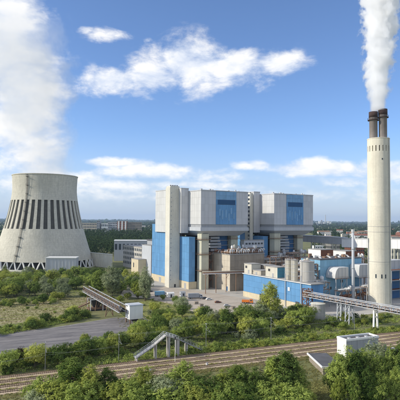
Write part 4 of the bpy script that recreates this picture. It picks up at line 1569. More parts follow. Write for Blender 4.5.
def leaf_mesh(name, V, Fc, T, m):
    me = bpy.data.meshes.new(name)
    me.from_pydata([tuple(v) for v in V], [], Fc)
    at = me.attributes.new('clump', 'FLOAT', 'FACE')
    at.data.foreach_set('value', T)
    me.materials.append(MATS[m])
    me.update()
    return me


def crown_clumps(rnd, lobes, n, shell=.55):
    """points spread through a union of ellipsoids, most of them towards the outside"""
    tot = sum(l[3] * l[4] * l[4] for l in lobes)
    res = []
    for (x, y, z, rx, rz) in lobes:
        k = max(3, int(n * rx * rz * rx / tot)) if tot else 3
        k = max(3, int(n * (rx * rz * rz) / tot))
        tone0 = rnd.uniform(.25, .75)
        for _ in range(k):
            d = Vector((rnd.gauss(0, 1), rnd.gauss(0, 1), rnd.gauss(0, 1))).normalized()
            q = shell + (1.08 - shell) * rnd.random() ** .7 + (rnd.random() ** 6) * .35
            p = Vector((x + d.x * rx * q, y + d.y * rx * q, z + d.z * rz * q))
            if p.z < .15:
                p.z = .15 + rnd.random() * .4
            res.append((p, 1.0, tone0 + rnd.uniform(-.28, .28)))
    return res


def trunk_mesh(rnd, h, r, limbs, top):
    b = MB()
    pts = [Vector((0, 0, 0))]
    for k in range(1, 6):
        pts.append(Vector((rnd.uniform(-.12, .12) * h * .1, rnd.uniform(-.12, .12) * h * .1, h * k / 5)))
    for k in range(5):
        b.tube(pts[k], pts[k + 1], r * (1 - .17 * k), r * (1 - .17 * (k + 1)), 7, cap=False)
    for _ in range(limbs):
        k = rnd.randint(1, 4)
        p = pts[k]
        a = rnd.uniform(0, 6.28)
        l = top * rnd.uniform(.22, .36)
        e = p + Vector((math.cos(a) * l * .8, math.sin(a) * l * .8, l * .75))
        mid = p.lerp(e, .5) + Vector((0, 0, -.06 * l))
        b.tube(p, mid, r * .42, r * .28, 5, cap=False)
        b.tube(mid, e, r * .28, r * .08, 5, cap=False)
        e2 = mid + Vector((rnd.uniform(-1, 1), rnd.uniform(-1, 1), 1)).normalized() * l * .45
        b.tube(mid, e2, r * .2, r * .05, 4, cap=False)
    return b.mesh('trunk', 'bark')


def proto(kind, seed):
    rnd = random.Random(seed)
    if kind == 'round':      # 8 m, broad
        H, lobes = 8.0, [(0, 0, 4.6, 2.6, 2.6)]
        for _ in range(9):
            a, q = rnd.uniform(0, 6.28), rnd.uniform(1.3, 2.6)
            lobes.append((math.cos(a) * q, math.sin(a) * q, rnd.uniform(2.2, 6.4), rnd.uniform(1.1, 1.9), rnd.uniform(1.0, 1.7)))
        n, per, sz, tr = 330, 22, .185, (4.2, .24, 7)
    elif kind == 'tall':     # 14 m, upright oval
        H, lobes = 14.0, [(0, 0, 7.5, 2.7, 4.8)]
        for _ in range(15):
            a, z = rnd.uniform(0, 6.28), rnd.uniform(2.5, 12.2)
            q = (1.0 - abs(z - 6.5) / 8.5) * rnd.uniform(2.2, 3.6)
            lobes.append((math.cos(a) * q, math.sin(a) * q, z, rnd.uniform(1.0, 1.9), rnd.uniform(1.1, 2.0)))
        lobes.append((rnd.uniform(-.5, .5), 0, 12.4, .9, 1.6))
        n, per, sz, tr = 540, 22, .20, (9, .3, 10)
    elif kind == 'poplar':   # 15 m, narrow with rising spires
        H, lobes = 15.0, [(0, 0, 6.5, 1.3, 5.4), (0, 0, 12.6, .45, 2.4)]
        for _ in range(16):
            a, z = rnd.uniform(0, 6.28), rnd.uniform(1.8, 13)
            q = rnd.uniform(.7, 1.9) * (1 - .75 * z / 15)
            k = 1.15 - .65 * z / 15
            lobes.append((math.cos(a) * q, math.sin(a) * q, z, rnd.uniform(.6, 1.1) * k, rnd.uniform(1.3, 2.3) * (k + .2)))
        n, per, sz, tr = 460, 21, .19, (11, .25, 6)
    elif kind == 'airy':     # 20 m birch-like
        H, lobes = 20.0, [(0, 0, 12, 1.6, 6)]
        for _ in range(20):
            a, z = rnd.uniform(0, 6.28), rnd.uniform(5, 18.5)
            q = rnd.uniform(1.0, 4.2) * (1 - .7 * max(0, z - 8) / 12)
            lobes.append((math.cos(a) * q, math.sin(a) * q, z, rnd.uniform(1.1, 1.9), rnd.uniform(1.0, 1.9)))
        n, per, sz, tr = 620, 16, .24, (16, .26, 16)
    else:                    # shrub 3 m
        H, lobes = 3.0, []
        for _ in range(8):
            a, q = rnd.uniform(0, 6.28), rnd.uniform(0, 1.5)
            lobes.append((math.cos(a) * q, math.sin(a) * q, rnd.uniform(.5, 1.9), rnd.uniform(.6, 1.1), rnd.uniform(.6, 1.1)))
        n, per, sz, tr = 170, 16, .15, (1.4, .07, 6)
    cl = crown_clumps(rnd, lobes, n)
    cr = {'round': .62, 'tall': .68, 'poplar': .5, 'airy': .55, 'shrub': .36}[kind]
    cl = [(p, cr * rnd.uniform(.6, 1.25), t) for p, _, t in cl]
    V, Fc, T = leaf_quads(rnd, cl, per, sz, .6, Vector((0, 0, H * .45)))
    return H, leaf_mesh('crown', V, Fc, T, 'leaf_mid'), trunk_mesh(rnd, *tr, H)


PROTO = {k: [proto(k, 100 * i + j) for j in range(n)] for i, (k, n) in enumerate((('round', 4), ('tall', 4), ('poplar', 3), ('shrub', 4)))}
RT = random.Random(5)


def plant(kind, loc, h, mat, label, group=None, wide=1.0, name=None):
    shrub = kind == 'shrub'
    H, cm, tm = RT.choice(PROTO[kind])
    s = h / H
    root = thing(name or ('shrub' if shrub else 'tree'), label, 'shrub' if shrub else 'tree', (loc.x, loc.y, 0), RT.uniform(0, 6.28), group)
    root.scale = (s * wide, s * wide, s)
    c = link('foliage' if shrub else 'crown', cm, root)
    c.material_slots[0].link = 'OBJECT'
    c.material_slots[0].material = MATS[mat]
    link('stem' if shrub else 'trunk', tm, root)
    return root


def top_h(px, py, ytop):
    """height of something standing at that survey point whose tip shows at ytop"""
    p = G(px, py)
    return p, AT(px, ytop, p.y).z


def one(kind, px, py, ytop, mat, label, wide=1.0, group=None):
    p, h = top_h(px, py, ytop)
    return plant(kind, p, h, mat, label, group, wide)


# --- the row along the lower edge of the picture, left to right
front = [
    ('round', 46, 406, 374, 'leaf_mid', 'loose round tree at the bottom left beside the rails', 1.1),
    ('tall', 72, 405, 357, 'leaf_mid', 'tallest tree of the bottom left group', 1.15),
    ('tall', 90, 408, 364, 'leaf_yellow', 'pale leafy tree just right of the tallest bottom left tree', 1.0),
    ('tall', 106, 405, 367, 'leaf_dark', 'dark tree at the bottom between two paler ones', 1.05),
    ('round', 126, 408, 376, 'leaf_mid', 'low round tree at the bottom left of centre', 1.15),
    ('tall', 143, 405, 366, 'leaf_yellow', 'broad light green tree at the bottom below the footbridge', 1.15),
    ('round', 163, 408, 374, 'leaf_silver', 'greyish round tree at the bottom below the footbridge', 1.1),
    ('tall', 184, 405, 360, 'leaf_mid', 'tall full tree at the bottom just left of the centre', 1.15),
    ('round', 204, 408, 374, 'leaf_dark', 'dark low tree at the bottom centre', 1.1),
    ('tall', 222, 405, 369, 'leaf_yellow', 'light green pointed tree at the bottom right of the centre', 0.9),
    ('tall', 236, 404, 364, 'leaf_mid', 'full green tree left of the tall pair at the bottom', 1.1),
    ('tall', 255, 406, 367, 'leaf_dark', 'dark tree touching the tall pair at the bottom', 1.0),
    ('poplar', 273, 404, 354, 'leaf_mid', 'left one of the tall pointed pair at the bottom', 1.5),
    ('tall', 284, 403, 350, 'leaf_dark', 'right one of the tall pair at the bottom', 1.0),
    ('tall', 297, 404, 361, 'leaf_mid', 'last tree of the bottom row left of the grass gap', .7),
]
for k, px, py, yt, m, lab, w in front:
    one(k, px, py, yt, m, lab, w * 1.35, 'trees along the bottom edge')
low = [(38, 413, 388, 'leaf_silver', 'greyish low bush at the bottom left'), (60, 413, 380, 'leaf_yellow', 'light low bush under the tallest bottom left tree'),
       (84, 414, 379, 'leaf_mid', 'low bush right of the tallest bottom left tree'), (116, 413, 382, 'leaf_yellow', 'pale low bush under the dark bottom tree'), (135, 414, 384, 'leaf_mid', 'low bush under the broad light tree'),
       (154, 414, 385, 'leaf_dark', 'dark low bush under the greyish tree'), (174, 414, 383, 'leaf_mid', 'low bush left below the tall full tree'), (196, 414, 384, 'leaf_yellow', 'bright low bush right below the tall full tree'),
       (213, 414, 386, 'leaf_yellow', 'bright low bush at the bottom centre'), (230, 414, 380, 'leaf_mid', 'low bush right of the bottom centre'), (247, 414, 382, 'leaf_dark', 'dark low bush left below the tall pair'),
       (266, 414, 380, 'leaf_mid', 'low bush below the tall pair'), (292, 414, 382, 'leaf_mid', 'low bush right below the tall pair'), (303, 413, 388, 'leaf_yellow', 'bright low bush by the grass gap')]
for px, py, yt, m, lab in low:
    one('round', px, py, yt, m, lab, 1.45, 'low bushes along the bottom edge')
pop = [(334, 402, 360, 1.1, 'leaf_mid', 'leftmost poplar of the right foreground clump'), (340, 404, 351, 1.3, 'leaf_mid', 'second poplar from the left in the right clump'),
       (349, 402, 345, 1.3, 'leaf_mid', 'full poplar before the concrete trackside building'), (358, 406, 350, 1.3, 'leaf_dark', 'dark poplar near the middle of the right clump'),
       (364, 402, 347, 1.3, 'leaf_mid', 'high poplar in the middle of the right clump'), (373, 404, 350, 1.2, 'leaf_mid', 'poplar right of the middle of the right clump'),
       (383, 404, 354, 1.3, 'leaf_mid', 'slim poplar right of the brownish round tree'), (392, 402, 345, 1.3, 'leaf_mid', 'second poplar from the right edge'),
       (401, 403, 340, 1.3, 'leaf_dark', 'dark poplar cut by the right edge'), (339, 412, 376, 1.2, 'leaf_yellow', 'short pale poplar low in the right clump by the grass'),
       (354, 414, 372, 1.2, 'leaf_mid', 'short poplar at the bottom of the right clump'), (368, 413, 366, 1.2, 'leaf_dark', 'short dark poplar at the bottom of the right clump'),
       (381, 414, 370, 1.2, 'leaf_mid', 'short poplar at the bottom right'), (396, 412, 366, 1.2, 'leaf_mid', 'short poplar in the lower right corner')]
for px, py, yt, w, m, lab in pop:
    one('tall', px, py, yt, m, lab, w * RT.uniform(.6, .75), 'poplars of the right foreground clump')
one('round', 376, 392, 340, 'leaf_silver', 'brownish olive round tree rising behind the right poplars', .8)

# --- round bushes between the asphalt yard and the rails
bush = [(6, 371, 349, 'leaf_mid', 'big bush cut by the left edge before the asphalt yard', 1.2), (21, 364, 346, 'leaf_red', 'dark purple bush left of the round dark ones', .8),
        (35, 368, 343, 'leaf_yellow', 'yellow green domed bush left of the dark round one', 1.2), (58, 366, 343, 'leaf_dark', 'dark round bush in the middle of the bush row', 1.3),
        (78, 361, 340, 'leaf_mid', 'bush between the dark round one and the tall double bush', 1.1), (88, 358, 336, 'leaf_dark', 'left half of the tall double bush', 1.2),
        (99, 356, 336, 'leaf_mid', 'right half of the tall double bush', 1.2), (113, 353, 333, 'leaf_yellow', 'bright yellow green bush before the transfer house', 1.1),
        (123, 350, 331, 'leaf_mid', 'bush under the transfer house near the mast', 1.1), (135, 348, 326, 'leaf_yellow', 'yellow green bush left of the footbridge', 1.1)]
for px, py, yt, m, lab, w in bush:
    one('round', px, py, yt, m, lab, w, 'bush row behind the rails')


# --- belts: many alike, scattered over the ground they cover
def inside(p, poly):
    c = False
    n = len(poly)
    for i in range(n):
        a, b = poly[i], poly[(i + 1) % n]
        if (a.y > p.y) != (b.y > p.y) and p.x < (b.x - a.x) * (p.y - a.y) / (b.y - a.y) + a.x:
            c = not c
    return c


def scatter(poly, n, rnd, gap=2.0):
    xs, ys = [p.x for p in poly], [p.y for p in poly]
    pts, tries = [], 0
    while len(pts) < n and tries < n * 60:
        tries += 1
        p = Vector((rnd.uniform(min(xs), max(xs)), rnd.uniform(min(ys), max(ys)), 0))
        if inside(p, poly) and all((p - q).length > gap for q in pts):
            pts.append(p)
    return pts


BELT = []
COLOUR = {'leaf_mid': 'green', 'leaf_yellow': 'yellow green', 'leaf_dark': 'dark green', 'leaf_silver': 'grey green', 'leaf_red': 'purple'}


def belt(poly, n, kinds, hs, mats, lab, grp, gap=2.0, wide=(1.0, 1.35), seed=0, marks=()):
    rnd = random.Random(seed)
    for p in scatter(poly if isinstance(poly[0], Vector) else GP(*poly), n, rnd, gap):
        k = rnd.choice(kinds)
        h = rnd.uniform(*hs) * (.55 if k == 'shrub' else 1.0)
        mt_ = rnd.choice(mats)
        o = plant(k, p, h, mt_, 'x', grp[k == 'shrub'], rnd.uniform(*wide))
        BELT.append((o, COLOUR[mt_], lab[k == 'shrub'], marks))


belt([(-15, 303), (60, 299), (88, 295), (130, 293), (150, 288), (118, 277), (80, 277), (-15, 278)], 110, ['round', 'round', 'tall', 'round'], (7.0, 12.0), ['leaf_mid', 'leaf_mid', 'leaf_yellow', 'leaf_silver', 'leaf_dark'],
     ('front-belt tree',) * 2, ('trees before the cooling tower',) * 2, 5.0, seed=1, marks=((18, 'under the tower flank'), (46, 'under the tower ladder'), (78, 'before the grey pump house'), (102, 'before the ribbed wall'), (999, 'before the paved yard')))
belt([(-15, 331), (40, 322), (86, 314), (92, 318), (45, 327), (-15, 338)], 34, ['shrub', 'shrub', 'round'], (4.0, 6.5), ['leaf_mid', 'leaf_yellow', 'leaf_dark'],
     ('yard-hedge tree', 'yard-hedge shrub'), ('small trees of the yard hedge', 'shrubs of the yard hedge'), 2.4, seed=2, marks=((30, 'near the left edge'), (62, 'in its middle'), (999, 'towards the conveyor')))
belt([(-15, 378), (130, 357), (140, 341), (118, 338), (60, 351), (-15, 366)], 40, ['shrub', 'shrub', 'round'], (3.5, 6.0), ['leaf_mid', 'leaf_yellow', 'leaf_dark'],
     ('bush-row tree', 'bush-row shrub'), ('small trees in the bush row', 'shrubs in the bush row'), 2.2, seed=3, marks=((28, 'near the left edge'), (70, 'near the dark round bush'), (105, 'near the tall double bush'), (999, 'near the footbridge')))
belt([(150, 326), (182, 316), (205, 320), (245, 318), (300, 314), (312, 323), (300, 333), (200, 345), (140, 349), (130, 336)], 84, ['round', 'round', 'round', 'shrub'], (4.5, 9.0),
     ['leaf_mid', 'leaf_mid', 'leaf_dark', 'leaf_silver', 'leaf_yellow'], ('belt tree', 'belt shrub'),
     ('trees between plant and rails', 'shrubs between plant and rails'), 3.6, seed=4, marks=((165, 'left of the footbridge ridge'), (196, 'behind the footbridge'), (222, 'below the beige building'), (246, 'near the orange truck'), (275, 'round the tall birch'), (999, 'near the squat tank')))
belt([(300, 326), (340, 320), (380, 317), (412, 316), (412, 320), (345, 329), (300, 336)], 44, ['shrub', 'shrub', 'round'], (3.0, 5.4), ['leaf_mid', 'leaf_yellow', 'leaf_dark'],
     ('small conveyor-side tree', 'conveyor-side shrub'), ('small trees under the right conveyor', 'shrubs under the right conveyor'), 2.4, seed=5, marks=((325, 'by the squat tank'), (350, 'by the grey trestles'), (376, 'by the white twin posts'), (999, 'at the right edge')))
belt([(100, 300), (150, 293), (165, 299), (190, 309), (196, 316), (150, 322), (138, 316), (116, 300)], 34, ['shrub', 'shrub', 'round'], (2.6, 5.5), ['leaf_mid', 'leaf_yellow', 'leaf_silver'],
     ('small meadow tree', 'meadow shrub'), ('small trees on the meadow', 'shrubs on the meadow'), 3.2, seed=6, marks=((140, 'near the transfer house'), (165, 'near the parked trucks'), (999, 'near the grey willow bush')))
belt([TR(66, .8), TR(230, .8), TR(230, 7), TR(66, 7)], 96, ['shrub'], (2.4, 5.2), ['leaf_mid', 'leaf_yellow', 'leaf_yellow'],
     ('low railside shrub',) * 2, ('low shrubs along the rails',) * 2, 1.7, seed=7, marks=((190, 'by the footbridge'), (230, 'below the beige building'), (275, 'below the tall birch'), (320, 'below the squat tank'), (360, 'behind the concrete building'), (999, 'near the right edge')))
belt([(-15, 309), (40, 305), (88, 298), (90, 295), (40, 300), (-15, 303)], 30, ['shrub', 'shrub', 'round'], (3.2, 6.5), ['leaf_yellow', 'leaf_mid', 'leaf_dark'],
     ('field-edge tree', 'field-edge shrub'), ('small trees at the far field edge', 'shrubs at the far field edge'), 3, seed=9, marks=((30, 'near the left edge'), (60, 'below the pump house'), (999, 'towards the conveyor')))
belt([(-15, 306), (60, 301), (84, 299), (84, 311), (-15, 322)], 16, ['shrub'], (1.6, 3.6), ['leaf_yellow', 'leaf_mid'],
     ('dry-field shrub',) * 2, ('shrubs on the dry field',) * 2, 4, seed=8, marks=((30, 'near the left edge'), (999, 'towards the conveyor')))
# single trees that stand out
one('tall', 112, 298, 264, 'leaf_silver', 'large pale tree right of the cooling tower near the paved yard', 1.2)
one('tall', 98, 296, 268, 'leaf_mid', 'broad tree left of the large pale tree', 1.2)
one('tall', 145, 301, 266, 'leaf_silver', 'pale loose tree before the beige annex', .8)
one('round', 138, 299, 279, 'leaf_yellow', 'round light tree left of the pale loose tree', 1.0)
one('tall', 270, 322, 281, 'leaf_yellow', 'tall light birch before the blue coal hall', .95)
one('round', 262, 322, 299, 'leaf_silver', 'loose tree at the left foot of the tall birch', 1.0)
one('tall', 227, 334, 306, 'leaf_dark', 'dark upright tree in the middle of the green belt', 1.2)
one('tall', 240, 333, 308, 'leaf_mid', 'upright tree right of the dark one in the green belt', 1.2)
one('tall', 214, 333, 309, 'leaf_silver', 'greyish willow left of the dark upright tree', 1.4)
one('round', 206, 336, 313, 'leaf_yellow', 'yellowish bush left of the greyish willow', 1.2)
one('round', 183, 313, 296, 'leaf_silver', 'grey green willow bush at the edge of the sandy yard', 1.1)
one('round', 345, 323, 311, 'leaf_yellow', 'bright yellow green round bush under the truss conveyor', 1.0)
one('round', 303, 327, 307, 'leaf_mid', 'green bush left of the squat concrete tank', 1.2)


ORDN = ['leftmost', 'second', 'third', 'fourth', 'fifth', 'sixth', 'seventh', 'eighth', 'ninth', 'tenth', 'eleventh', 'twelfth', 'thirteenth', 'fourteenth', 'fifteenth', 'sixteenth', 'seventeenth', 'eighteenth', 'nineteenth', 'twentieth', 'twenty-first', 'twenty-second', 'twenty-third', 'twenty-fourth']


def px_of(p):
    q = CM.transposed() @ (Vector(p) - CAM)
    return 200 + F_PX * q.x / -q.z


def name_belts():
    fam = {}
    for o, colr, lab, marks in BELT:
        x = px_of(o.location)
        ph = next(w for lim, w in marks if x <= lim)
        fam.setdefault((colr, lab, ph), []).append((x, o))
    for (colr, lab, ph), lst in fam.items():
        lst.sort(key=lambda e: e[0])
        for i, (x, o) in enumerate(lst):
            head = '' if len(lst) == 1 else (ORDN[i] + ' ' if i == 0 else ORDN[min(i, 23)] + ' from left ')
            o['label'] = '%s%s %s %s' % (head, colr, lab, ph)


name_belts()

# --- undergrowth and weeds: uncountable
def cover(name, polys, label, m, size, per, rad, height, seed):
    rnd = random.Random(seed)
    cl = []
    for poly, n in polys:
        P = poly if isinstance(poly[0], Vector) else GP(*poly)
        xs, ys = [p.x for p in P], [p.y for p in P]
        k = 0
        for _ in range(n * 40):
            if k >= n:
                break
            p = Vector((rnd.uniform(min(xs), max(xs)), rnd.uniform(min(ys), max(ys)), 0))
            if inside(p, P):
                k += 1
                p.z = rnd.uniform(.05, height)
                cl.append((p, rad * rnd.uniform(.5, 1.3), rnd.uniform(.1, .9)))
    V, Fc, T = [], [], []
    for c in cl:
        v, f, t = leaf_quads(rnd, [c], per, size, 1.0, c[0] - Vector((0, 0, 1)), .5)
        o = len(V)
        V += v; Fc += [tuple(i + o for i in q) for q in f]; T += t
    for v in V:
        if v.z < .02:
            v.z = .02 + .1 * rnd.random()
    o = bpy.data.objects.new(name, leaf_mesh(name, V, Fc, T, m))
    COL.objects.link(o)
    tag(o, label, None, None, 'stuff')


cover('undergrowth', [([(-15, 378), (130, 357), (300, 336), (412, 321), (412, 315), (345, 319), (300, 312), (190, 318), (130, 334), (60, 350), (-15, 366)], 3600),
                      ([TR(20, .3), TR(260, .3), TR(260, 9), TR(20, 9)], 2600), ([(-15, 304), (88, 296), (150, 288), (118, 276), (80, 276), (-15, 276)], 1500), ([(-15, 330), (88, 313), (92, 318), (-15, 339)], 700)],
      'dense green undergrowth below the tree belts', 'leaf_mid', .26, 15, 1.1, .9, 21)
cover('grass_strips', [([TR(S0, -3.1), TR(S1, -3.1), TR(S1, -4.9), TR(S0, -4.9)], 1300), ([TR(S0, -7.9), TR(S1, -7.9), TR(S1, -9.6), TR(S0, -9.6)], 2000), ([TR(S0, -12.8), TR(S1, -12.8), TR(S1, -14.2), TR(S0, -14.2)], 1100)],
      'green grassy strips between the railway tracks', 'leaf_yellow', .13, 14, .6, .22, 23)
cover('weeds', [([TR(S0, 1.5), TR(S1, 1.5), TR(S1, -.6), TR(S0, -.6)], 900), ([TR(S0, -3.4), TR(S1, -3.4), TR(S1, -4.6), TR(S0, -4.6)], 800), ([TR(S0, -8.1), TR(S1, -8.1), TR(S1, -9.3), TR(S0, -9.3)], 1200),
                ([TR(S0, -12.9), TR(S1, -12.9), TR(S1, -14), TR(S0, -14)], 800), ([TR(S0, -17.6), TR(S1, -17.6), TR(S1, -22), TR(S0, -22)], 1800),
                ([(110, 306), (150, 297), (180, 306), (200, 317), (170, 332), (120, 330)], 900), ([(298, 384), (338, 378), (338, 405), (298, 405)], 700), ([(-20, 303), (86, 297), (92, 313), (-20, 327)], 3400),
                ([(-15, 386), (330, 345), (338, 410), (-15, 412)], 5200)],
      'yellow green weeds and dry grass along the rails and fields', 'weed', .15, 14, .55, .25, 22)

# ================================================================== far country
def far_woods():
    rnd = random.Random(31)
    V, Fc, T = [], [], []

    def crown(p, r, h, n, s):
        tone = rnd.uniform(.05, .8)
        cl = []
        for _ in range(max(2, n // 6)):
            d = Vector((rnd.gauss(0, 1), rnd.gauss(0, 1), rnd.gauss(0, 1))).normalized()
            cl.append((Vector((p.x + d.x * r * .8, p.y + d.y * r * .8, h * .58 + d.z * h * .38)), r * .42, tone + rnd.uniform(-.2, .2)))
        v, f, t = leaf_quads(rnd, cl, 6, s, .5, Vector((p.x, p.y, h * .4)))
        o = len(V)
        V.extend(v); Fc.extend(tuple(i + o for i in q) for q in f); T.extend(t)

    def wedge(x0, x1, d0, d1, n, r, h, q, s):
        for _ in range(n):
            u = rnd.random()
            dist = 1 / math.sqrt((1 - u) / d0 ** 2 + u / d1 ** 2) if d1 / d0 > 4 else math.sqrt(d0 * d0 + u * (d1 * d1 - d0 * d0))
            px = rnd.uniform(x0, x1)
            p = Vector(((px - 200) / F_PX * dist, dist, 0))
            if (p - CT).length < 66:
                continue
            crown(p, rnd.uniform(*r), rnd.uniform(*h), q, s)
    wedge(76, 156, 670, 1000, 400, (4, 7), (15, 24), 84, 1.1)
    wedge(76, 156, 1000, 1600, 420, (5, 8), (18, 28), 48, 1.9)
    wedge(76, 156, 1720, 2400, 200, (5, 8), (14, 24), 36, 2.4)
    wedge(-14, 22, 600, 1600, 200, (4, 7), (14, 22), 60, 1.4)
    wedge(245, 262, 620, 1600, 60, (4, 7), (14, 20), 48, 1.5)
    wedge(312, 412, 560, 1100, 240, (4, 6.5), (9, 17), 66, 1.2)
    wedge(312, 412, 1100, 2600, 700, (5, 8), (10, 19), 30, 2.2)
    wedge(-14, 414, 2000, 5000, 1700, (8, 16), (12, 22), 18, 6)
    wedge(-14, 414, 5000, 11000, 1600, (25, 50), (14, 26), 12, 16)
    wedge(-14, 414, 11000, 21000, 1500, (60, 120), (16, 34), 8, 40)
    for v in V:
        if v.z < .1:
            v.z = .1
    o = bpy.data.objects.new('far_woodland', leaf_mesh('far_woodland', V, Fc, T, 'leaf_far'))
    COL.objects.link(o)
    tag(o, 'dark woods and treetops running back to the horizon', None, None, 'stuff')


far_woods()


HOUSES = []


def house(loc, rz, sx, sy, h, wall, roof, flat, lab, grp):
    root = thing('far_house', lab, 'house', loc, rz, grp)
    HOUSES.append((px_of(loc), root, wall, roof, flat, lab))
    box_part('wall', wall, root, 0, sx, 0, sy, 0, h)
    if flat:
        box_part('roof', roof, root, -.3, sx + .3, -.3, sy + .3, h, h + .6)
    else:
        b = MB()
        b.add([(-.5, -.5, h), (sx + .5, -.5, h), (sx + .5, sy + .5, h), (-.5, sy + .5, h), (-.5, sy / 2, h + sy * .42), (sx + .5, sy / 2, h + sy * .42)],
              [(0, 1, 5, 4), (2, 3, 4, 5), (1, 2, 5), (3, 0, 4), (3, 2, 1, 0)])
        b.build('roof', roof, root)
    rows = max(1, int(h / 3.4))
    n = max(2, int(sx / 4))
    for r in range(max(0, rows - 2), rows):
        for i in range(n):
            box_part('window', 'glass', root, (i + .3) * sx / n, (i + .7) * sx / n, -.07, .02, r * h / rows + h / rows * .3, r * h / rows + h / rows * .75)


rnd = random.Random(61)
for i in range(34):
    px = rnd.uniform(312, 405) if i < 28 else rnd.uniform(80, 150)
    dist = rnd.uniform(750, 2600) if i < 28 else rnd.uniform(1500, 3000)
    p = Vector(((px - 200) / F_PX * dist, dist, 0))
    sx, sy = rnd.uniform(14, 46), rnd.uniform(10, 16)
    h = rnd.uniform(13, 21)
    flat = rnd.random() < .45
    wall = rnd.choice(['white_paint', 'white_paint', 'cream_paint', 'beige_wall', 'brick_red'])
    roof = rnd.choice(['white_paint', 'pale_grey', 'roof_grey']) if flat else rnd.choice(['roof_red', 'brown_steel', 'roof_grey'])
    house(p, rnd.uniform(-.5, .5), sx, sy, h, wall, roof, flat,
          'small pale town house among trees on the right before the horizon' if i < 28 else 'small house among the woods on the left horizon', 'far town houses' if i < 28 else 'houses in the left woods')

WC = {'white_paint': 'white', 'cream_paint': 'cream', 'beige_wall': 'beige', 'brick_red': 'red brick'}
RC = {'white_paint': 'white', 'pale_grey': 'pale grey', 'roof_grey': 'grey', 'roof_red': 'red', 'brown_steel': 'brown'}
fam = {}
for x, o, wall, roof, flat, lab in HOUSES:
    fam.setdefault((WC[wall], RC[roof], flat, lab), []).append((x, o))
for (wc, rc, flat, lab), lst in fam.items():
    lst.sort(key=lambda e: e[0])
    for i, (x, o) in enumerate(lst):
        head = '' if len(lst) == 1 else (ORDN[i] if i == 0 else ORDN[i] + ' from left') + ' '
        o['label'] = '%stiny %s house with %s %s roof %s' % (head, wc, 'flat' if flat else 'pitched', rc, 'in the right distance' if 'right' in lab else 'in the left woods')

# far power station below the right sky: thin mast and white blocks
fp = AT(325.4, 222, 6500)
f = thing('far_power_station', 'tiny distant plant with a thin mast and white blocks on the right horizon', 'power station', (fp.x, fp.y, 0))
MB().lathe([(9, 0), (5, 150)], 10).build('mast', 'pale_grey', f)
for (x, w, h, m) in ((-95, 24, 58, 'white_paint'), (-62, 18, 76, 'grey_paint'), (-34, 22, 50, 'white_paint'), (22, 30, 64, 'white_paint'), (58, 22, 54, 'white_paint'), (-130, 20, 46, 'pale_grey')):
    box_part('block', m, f, x, x + w, -8, 14, 0, h)


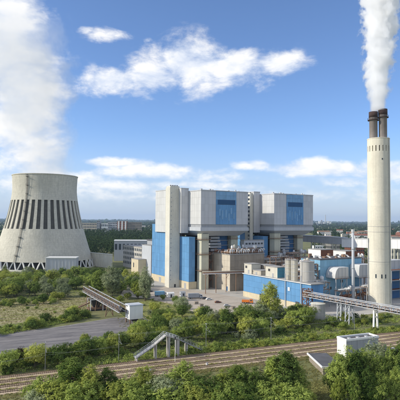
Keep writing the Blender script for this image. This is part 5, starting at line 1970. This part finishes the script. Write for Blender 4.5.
# ================================================================== steam
def steam(name, label, base, h, r_of, drift, dens, noise_scale, amp, soft, lo_fade, seed, aniso=0.35):
    """a closed column round the plume; the vapour inside is a procedural volume"""
    b = MB()
    n, k = 24, 14
    prof = []
    vs = []
    for j in range(k + 1):
        t = j / k
        z = h * t
        ax = Vector((drift[0] * t ** 1.2, drift[1] * t ** 1.2, 0))
        r = (r_of[0] + (r_of[1] - r_of[0]) * t ** .8) * 1.0 + amp * (0.25 + .85 * min(1, t * 5)) + .5
        for i in range(n):
            a = 2 * math.pi * i / n
            vs.append((ax.x + r * math.cos(a), ax.y + r * math.sin(a), z))
    fs = [(j * n + i, j * n + (i + 1) % n, (j + 1) * n + (i + 1) % n, (j + 1) * n + i) for j in range(k) for i in range(n)]
    fs += [tuple(range(n - 1, -1, -1)), tuple(k * n + i for i in range(n))]
    b.add(vs, fs)
    m = bpy.data.materials.new(name)
    m.use_nodes = True
    N, L = m.node_tree.nodes, m.node_tree.links
    N.clear()

    def mt(op, a, c=None, d=None, clamp=False):
        q = N.new('ShaderNodeMath'); q.operation = op; q.use_clamp = clamp
        for i, v in enumerate((a, c, d)):
            if v is None:
                continue
            if isinstance(v, (int, float)):
                q.inputs[i].default_value = v
            else:
                L.new(v, q.inputs[i])
        return q.outputs[0]
    tc = N.new('ShaderNodeTexCoord')
    sp = N.new('ShaderNodeSeparateXYZ'); L.new(tc.outputs['Object'], sp.inputs[0])
    x, y, z = sp.outputs
    t = mt('DIVIDE', z, h, clamp=True)
    tp = mt('POWER', t, 1.2)
    dx = mt('SUBTRACT', x, mt('MULTIPLY', tp, drift[0]))
    dy = mt('SUBTRACT', y, mt('MULTIPLY', tp, drift[1]))
    rr = mt('SQRT', mt('ADD', mt('MULTIPLY', dx, dx), mt('MULTIPLY', dy, dy)))
    rad = mt('ADD', mt('MULTIPLY', mt('POWER', t, .8), r_of[1] - r_of[0]), r_of[0])
    mp = N.new('ShaderNodeMapping'); L.new(tc.outputs['Object'], mp.inputs[0])
    mp.inputs['Location'].default_value = (seed, seed * .7, seed * 1.3)
    mp.inputs['Scale'].default_value = (1, 1, .8)
    ns = N.new('ShaderNodeTexNoise'); L.new(mp.outputs[0], ns.inputs['Vector'])
    ns.inputs['Scale'].default_value = noise_scale; ns.inputs['Detail'].default_value = 5.0; ns.inputs['Roughness'].default_value = .58
    grow = mt('MULTIPLY', mt('SUBTRACT', ns.outputs['Fac'], .5), 2.0)
    gain = mt('MULTIPLY', mt('ADD', mt('MULTIPLY', t, 5.0, clamp=True), .12), amp * 1.7)
    edge = mt('ADD', mt('SUBTRACT', rad, rr), mt('MULTIPLY', grow, gain))
    d = mt('DIVIDE', edge, soft, clamp=True)
    d = mt('MULTIPLY', d, d)
    fade = mt('SUBTRACT', 1.0, mt('MULTIPLY', mt('MAXIMUM', mt('SUBTRACT', t, lo_fade), 0.0), 1.0 / max(.01, 1 - lo_fade)))
    d = mt('MULTIPLY', mt('MULTIPLY', d, fade), dens)
    pv = N.new('ShaderNodeVolumePrincipled')
    pv.inputs['Color'].default_value = (.998, .998, .998, 1)
    pv.inputs['Anisotropy'].default_value = aniso
    L.new(d, pv.inputs['Density'])
    out = N.new('ShaderNodeOutputMaterial'); L.new(pv.outputs[0], out.inputs['Volume'])
    MATS[name] = m
    o = b.build(name, name)
    o.location = base
    tag(o, label, None, None, 'stuff')
    return o


steam('chimney_steam', 'dense white steam column rising from the twin flues of the chimney', (CH.x - .1, CH.y, 124.2), 96, (5.3, 13.5), (5.0, 4), .6, .18, 6.0, 2.0, .92, 3.0, 0.4)
steam('tower_steam', 'wide soft white steam cloud rising from the cooling tower', (CT.x, CT.y, 100), 215, (36, 62), (-62, 12), .012, .030, 44, 14, .74, 9.0, 0.0)

# ================================================================== air
hz = MB()
hz.box(-25500, 25500, -25500, 25500, -1.0, 330)
m = bpy.data.materials.new('haze_air')
m.use_nodes = True
m.node_tree.nodes.clear()
pv = m.node_tree.nodes.new('ShaderNodeVolumePrincipled')
pv.inputs['Color'].default_value = (.58, .74, 1.0, 1)
pv.inputs['Density'].default_value = 0.000045
pv.inputs['Anisotropy'].default_value = 0.2
out = m.node_tree.nodes.new('ShaderNodeOutputMaterial')
m.node_tree.links.new(pv.outputs[0], out.inputs['Volume'])
m.cycles.homogeneous_volume = True
MATS['haze_air'] = m
tag(hz.build('haze', 'haze_air'), 'thin pale haze over the land', None, None, 'stuff')
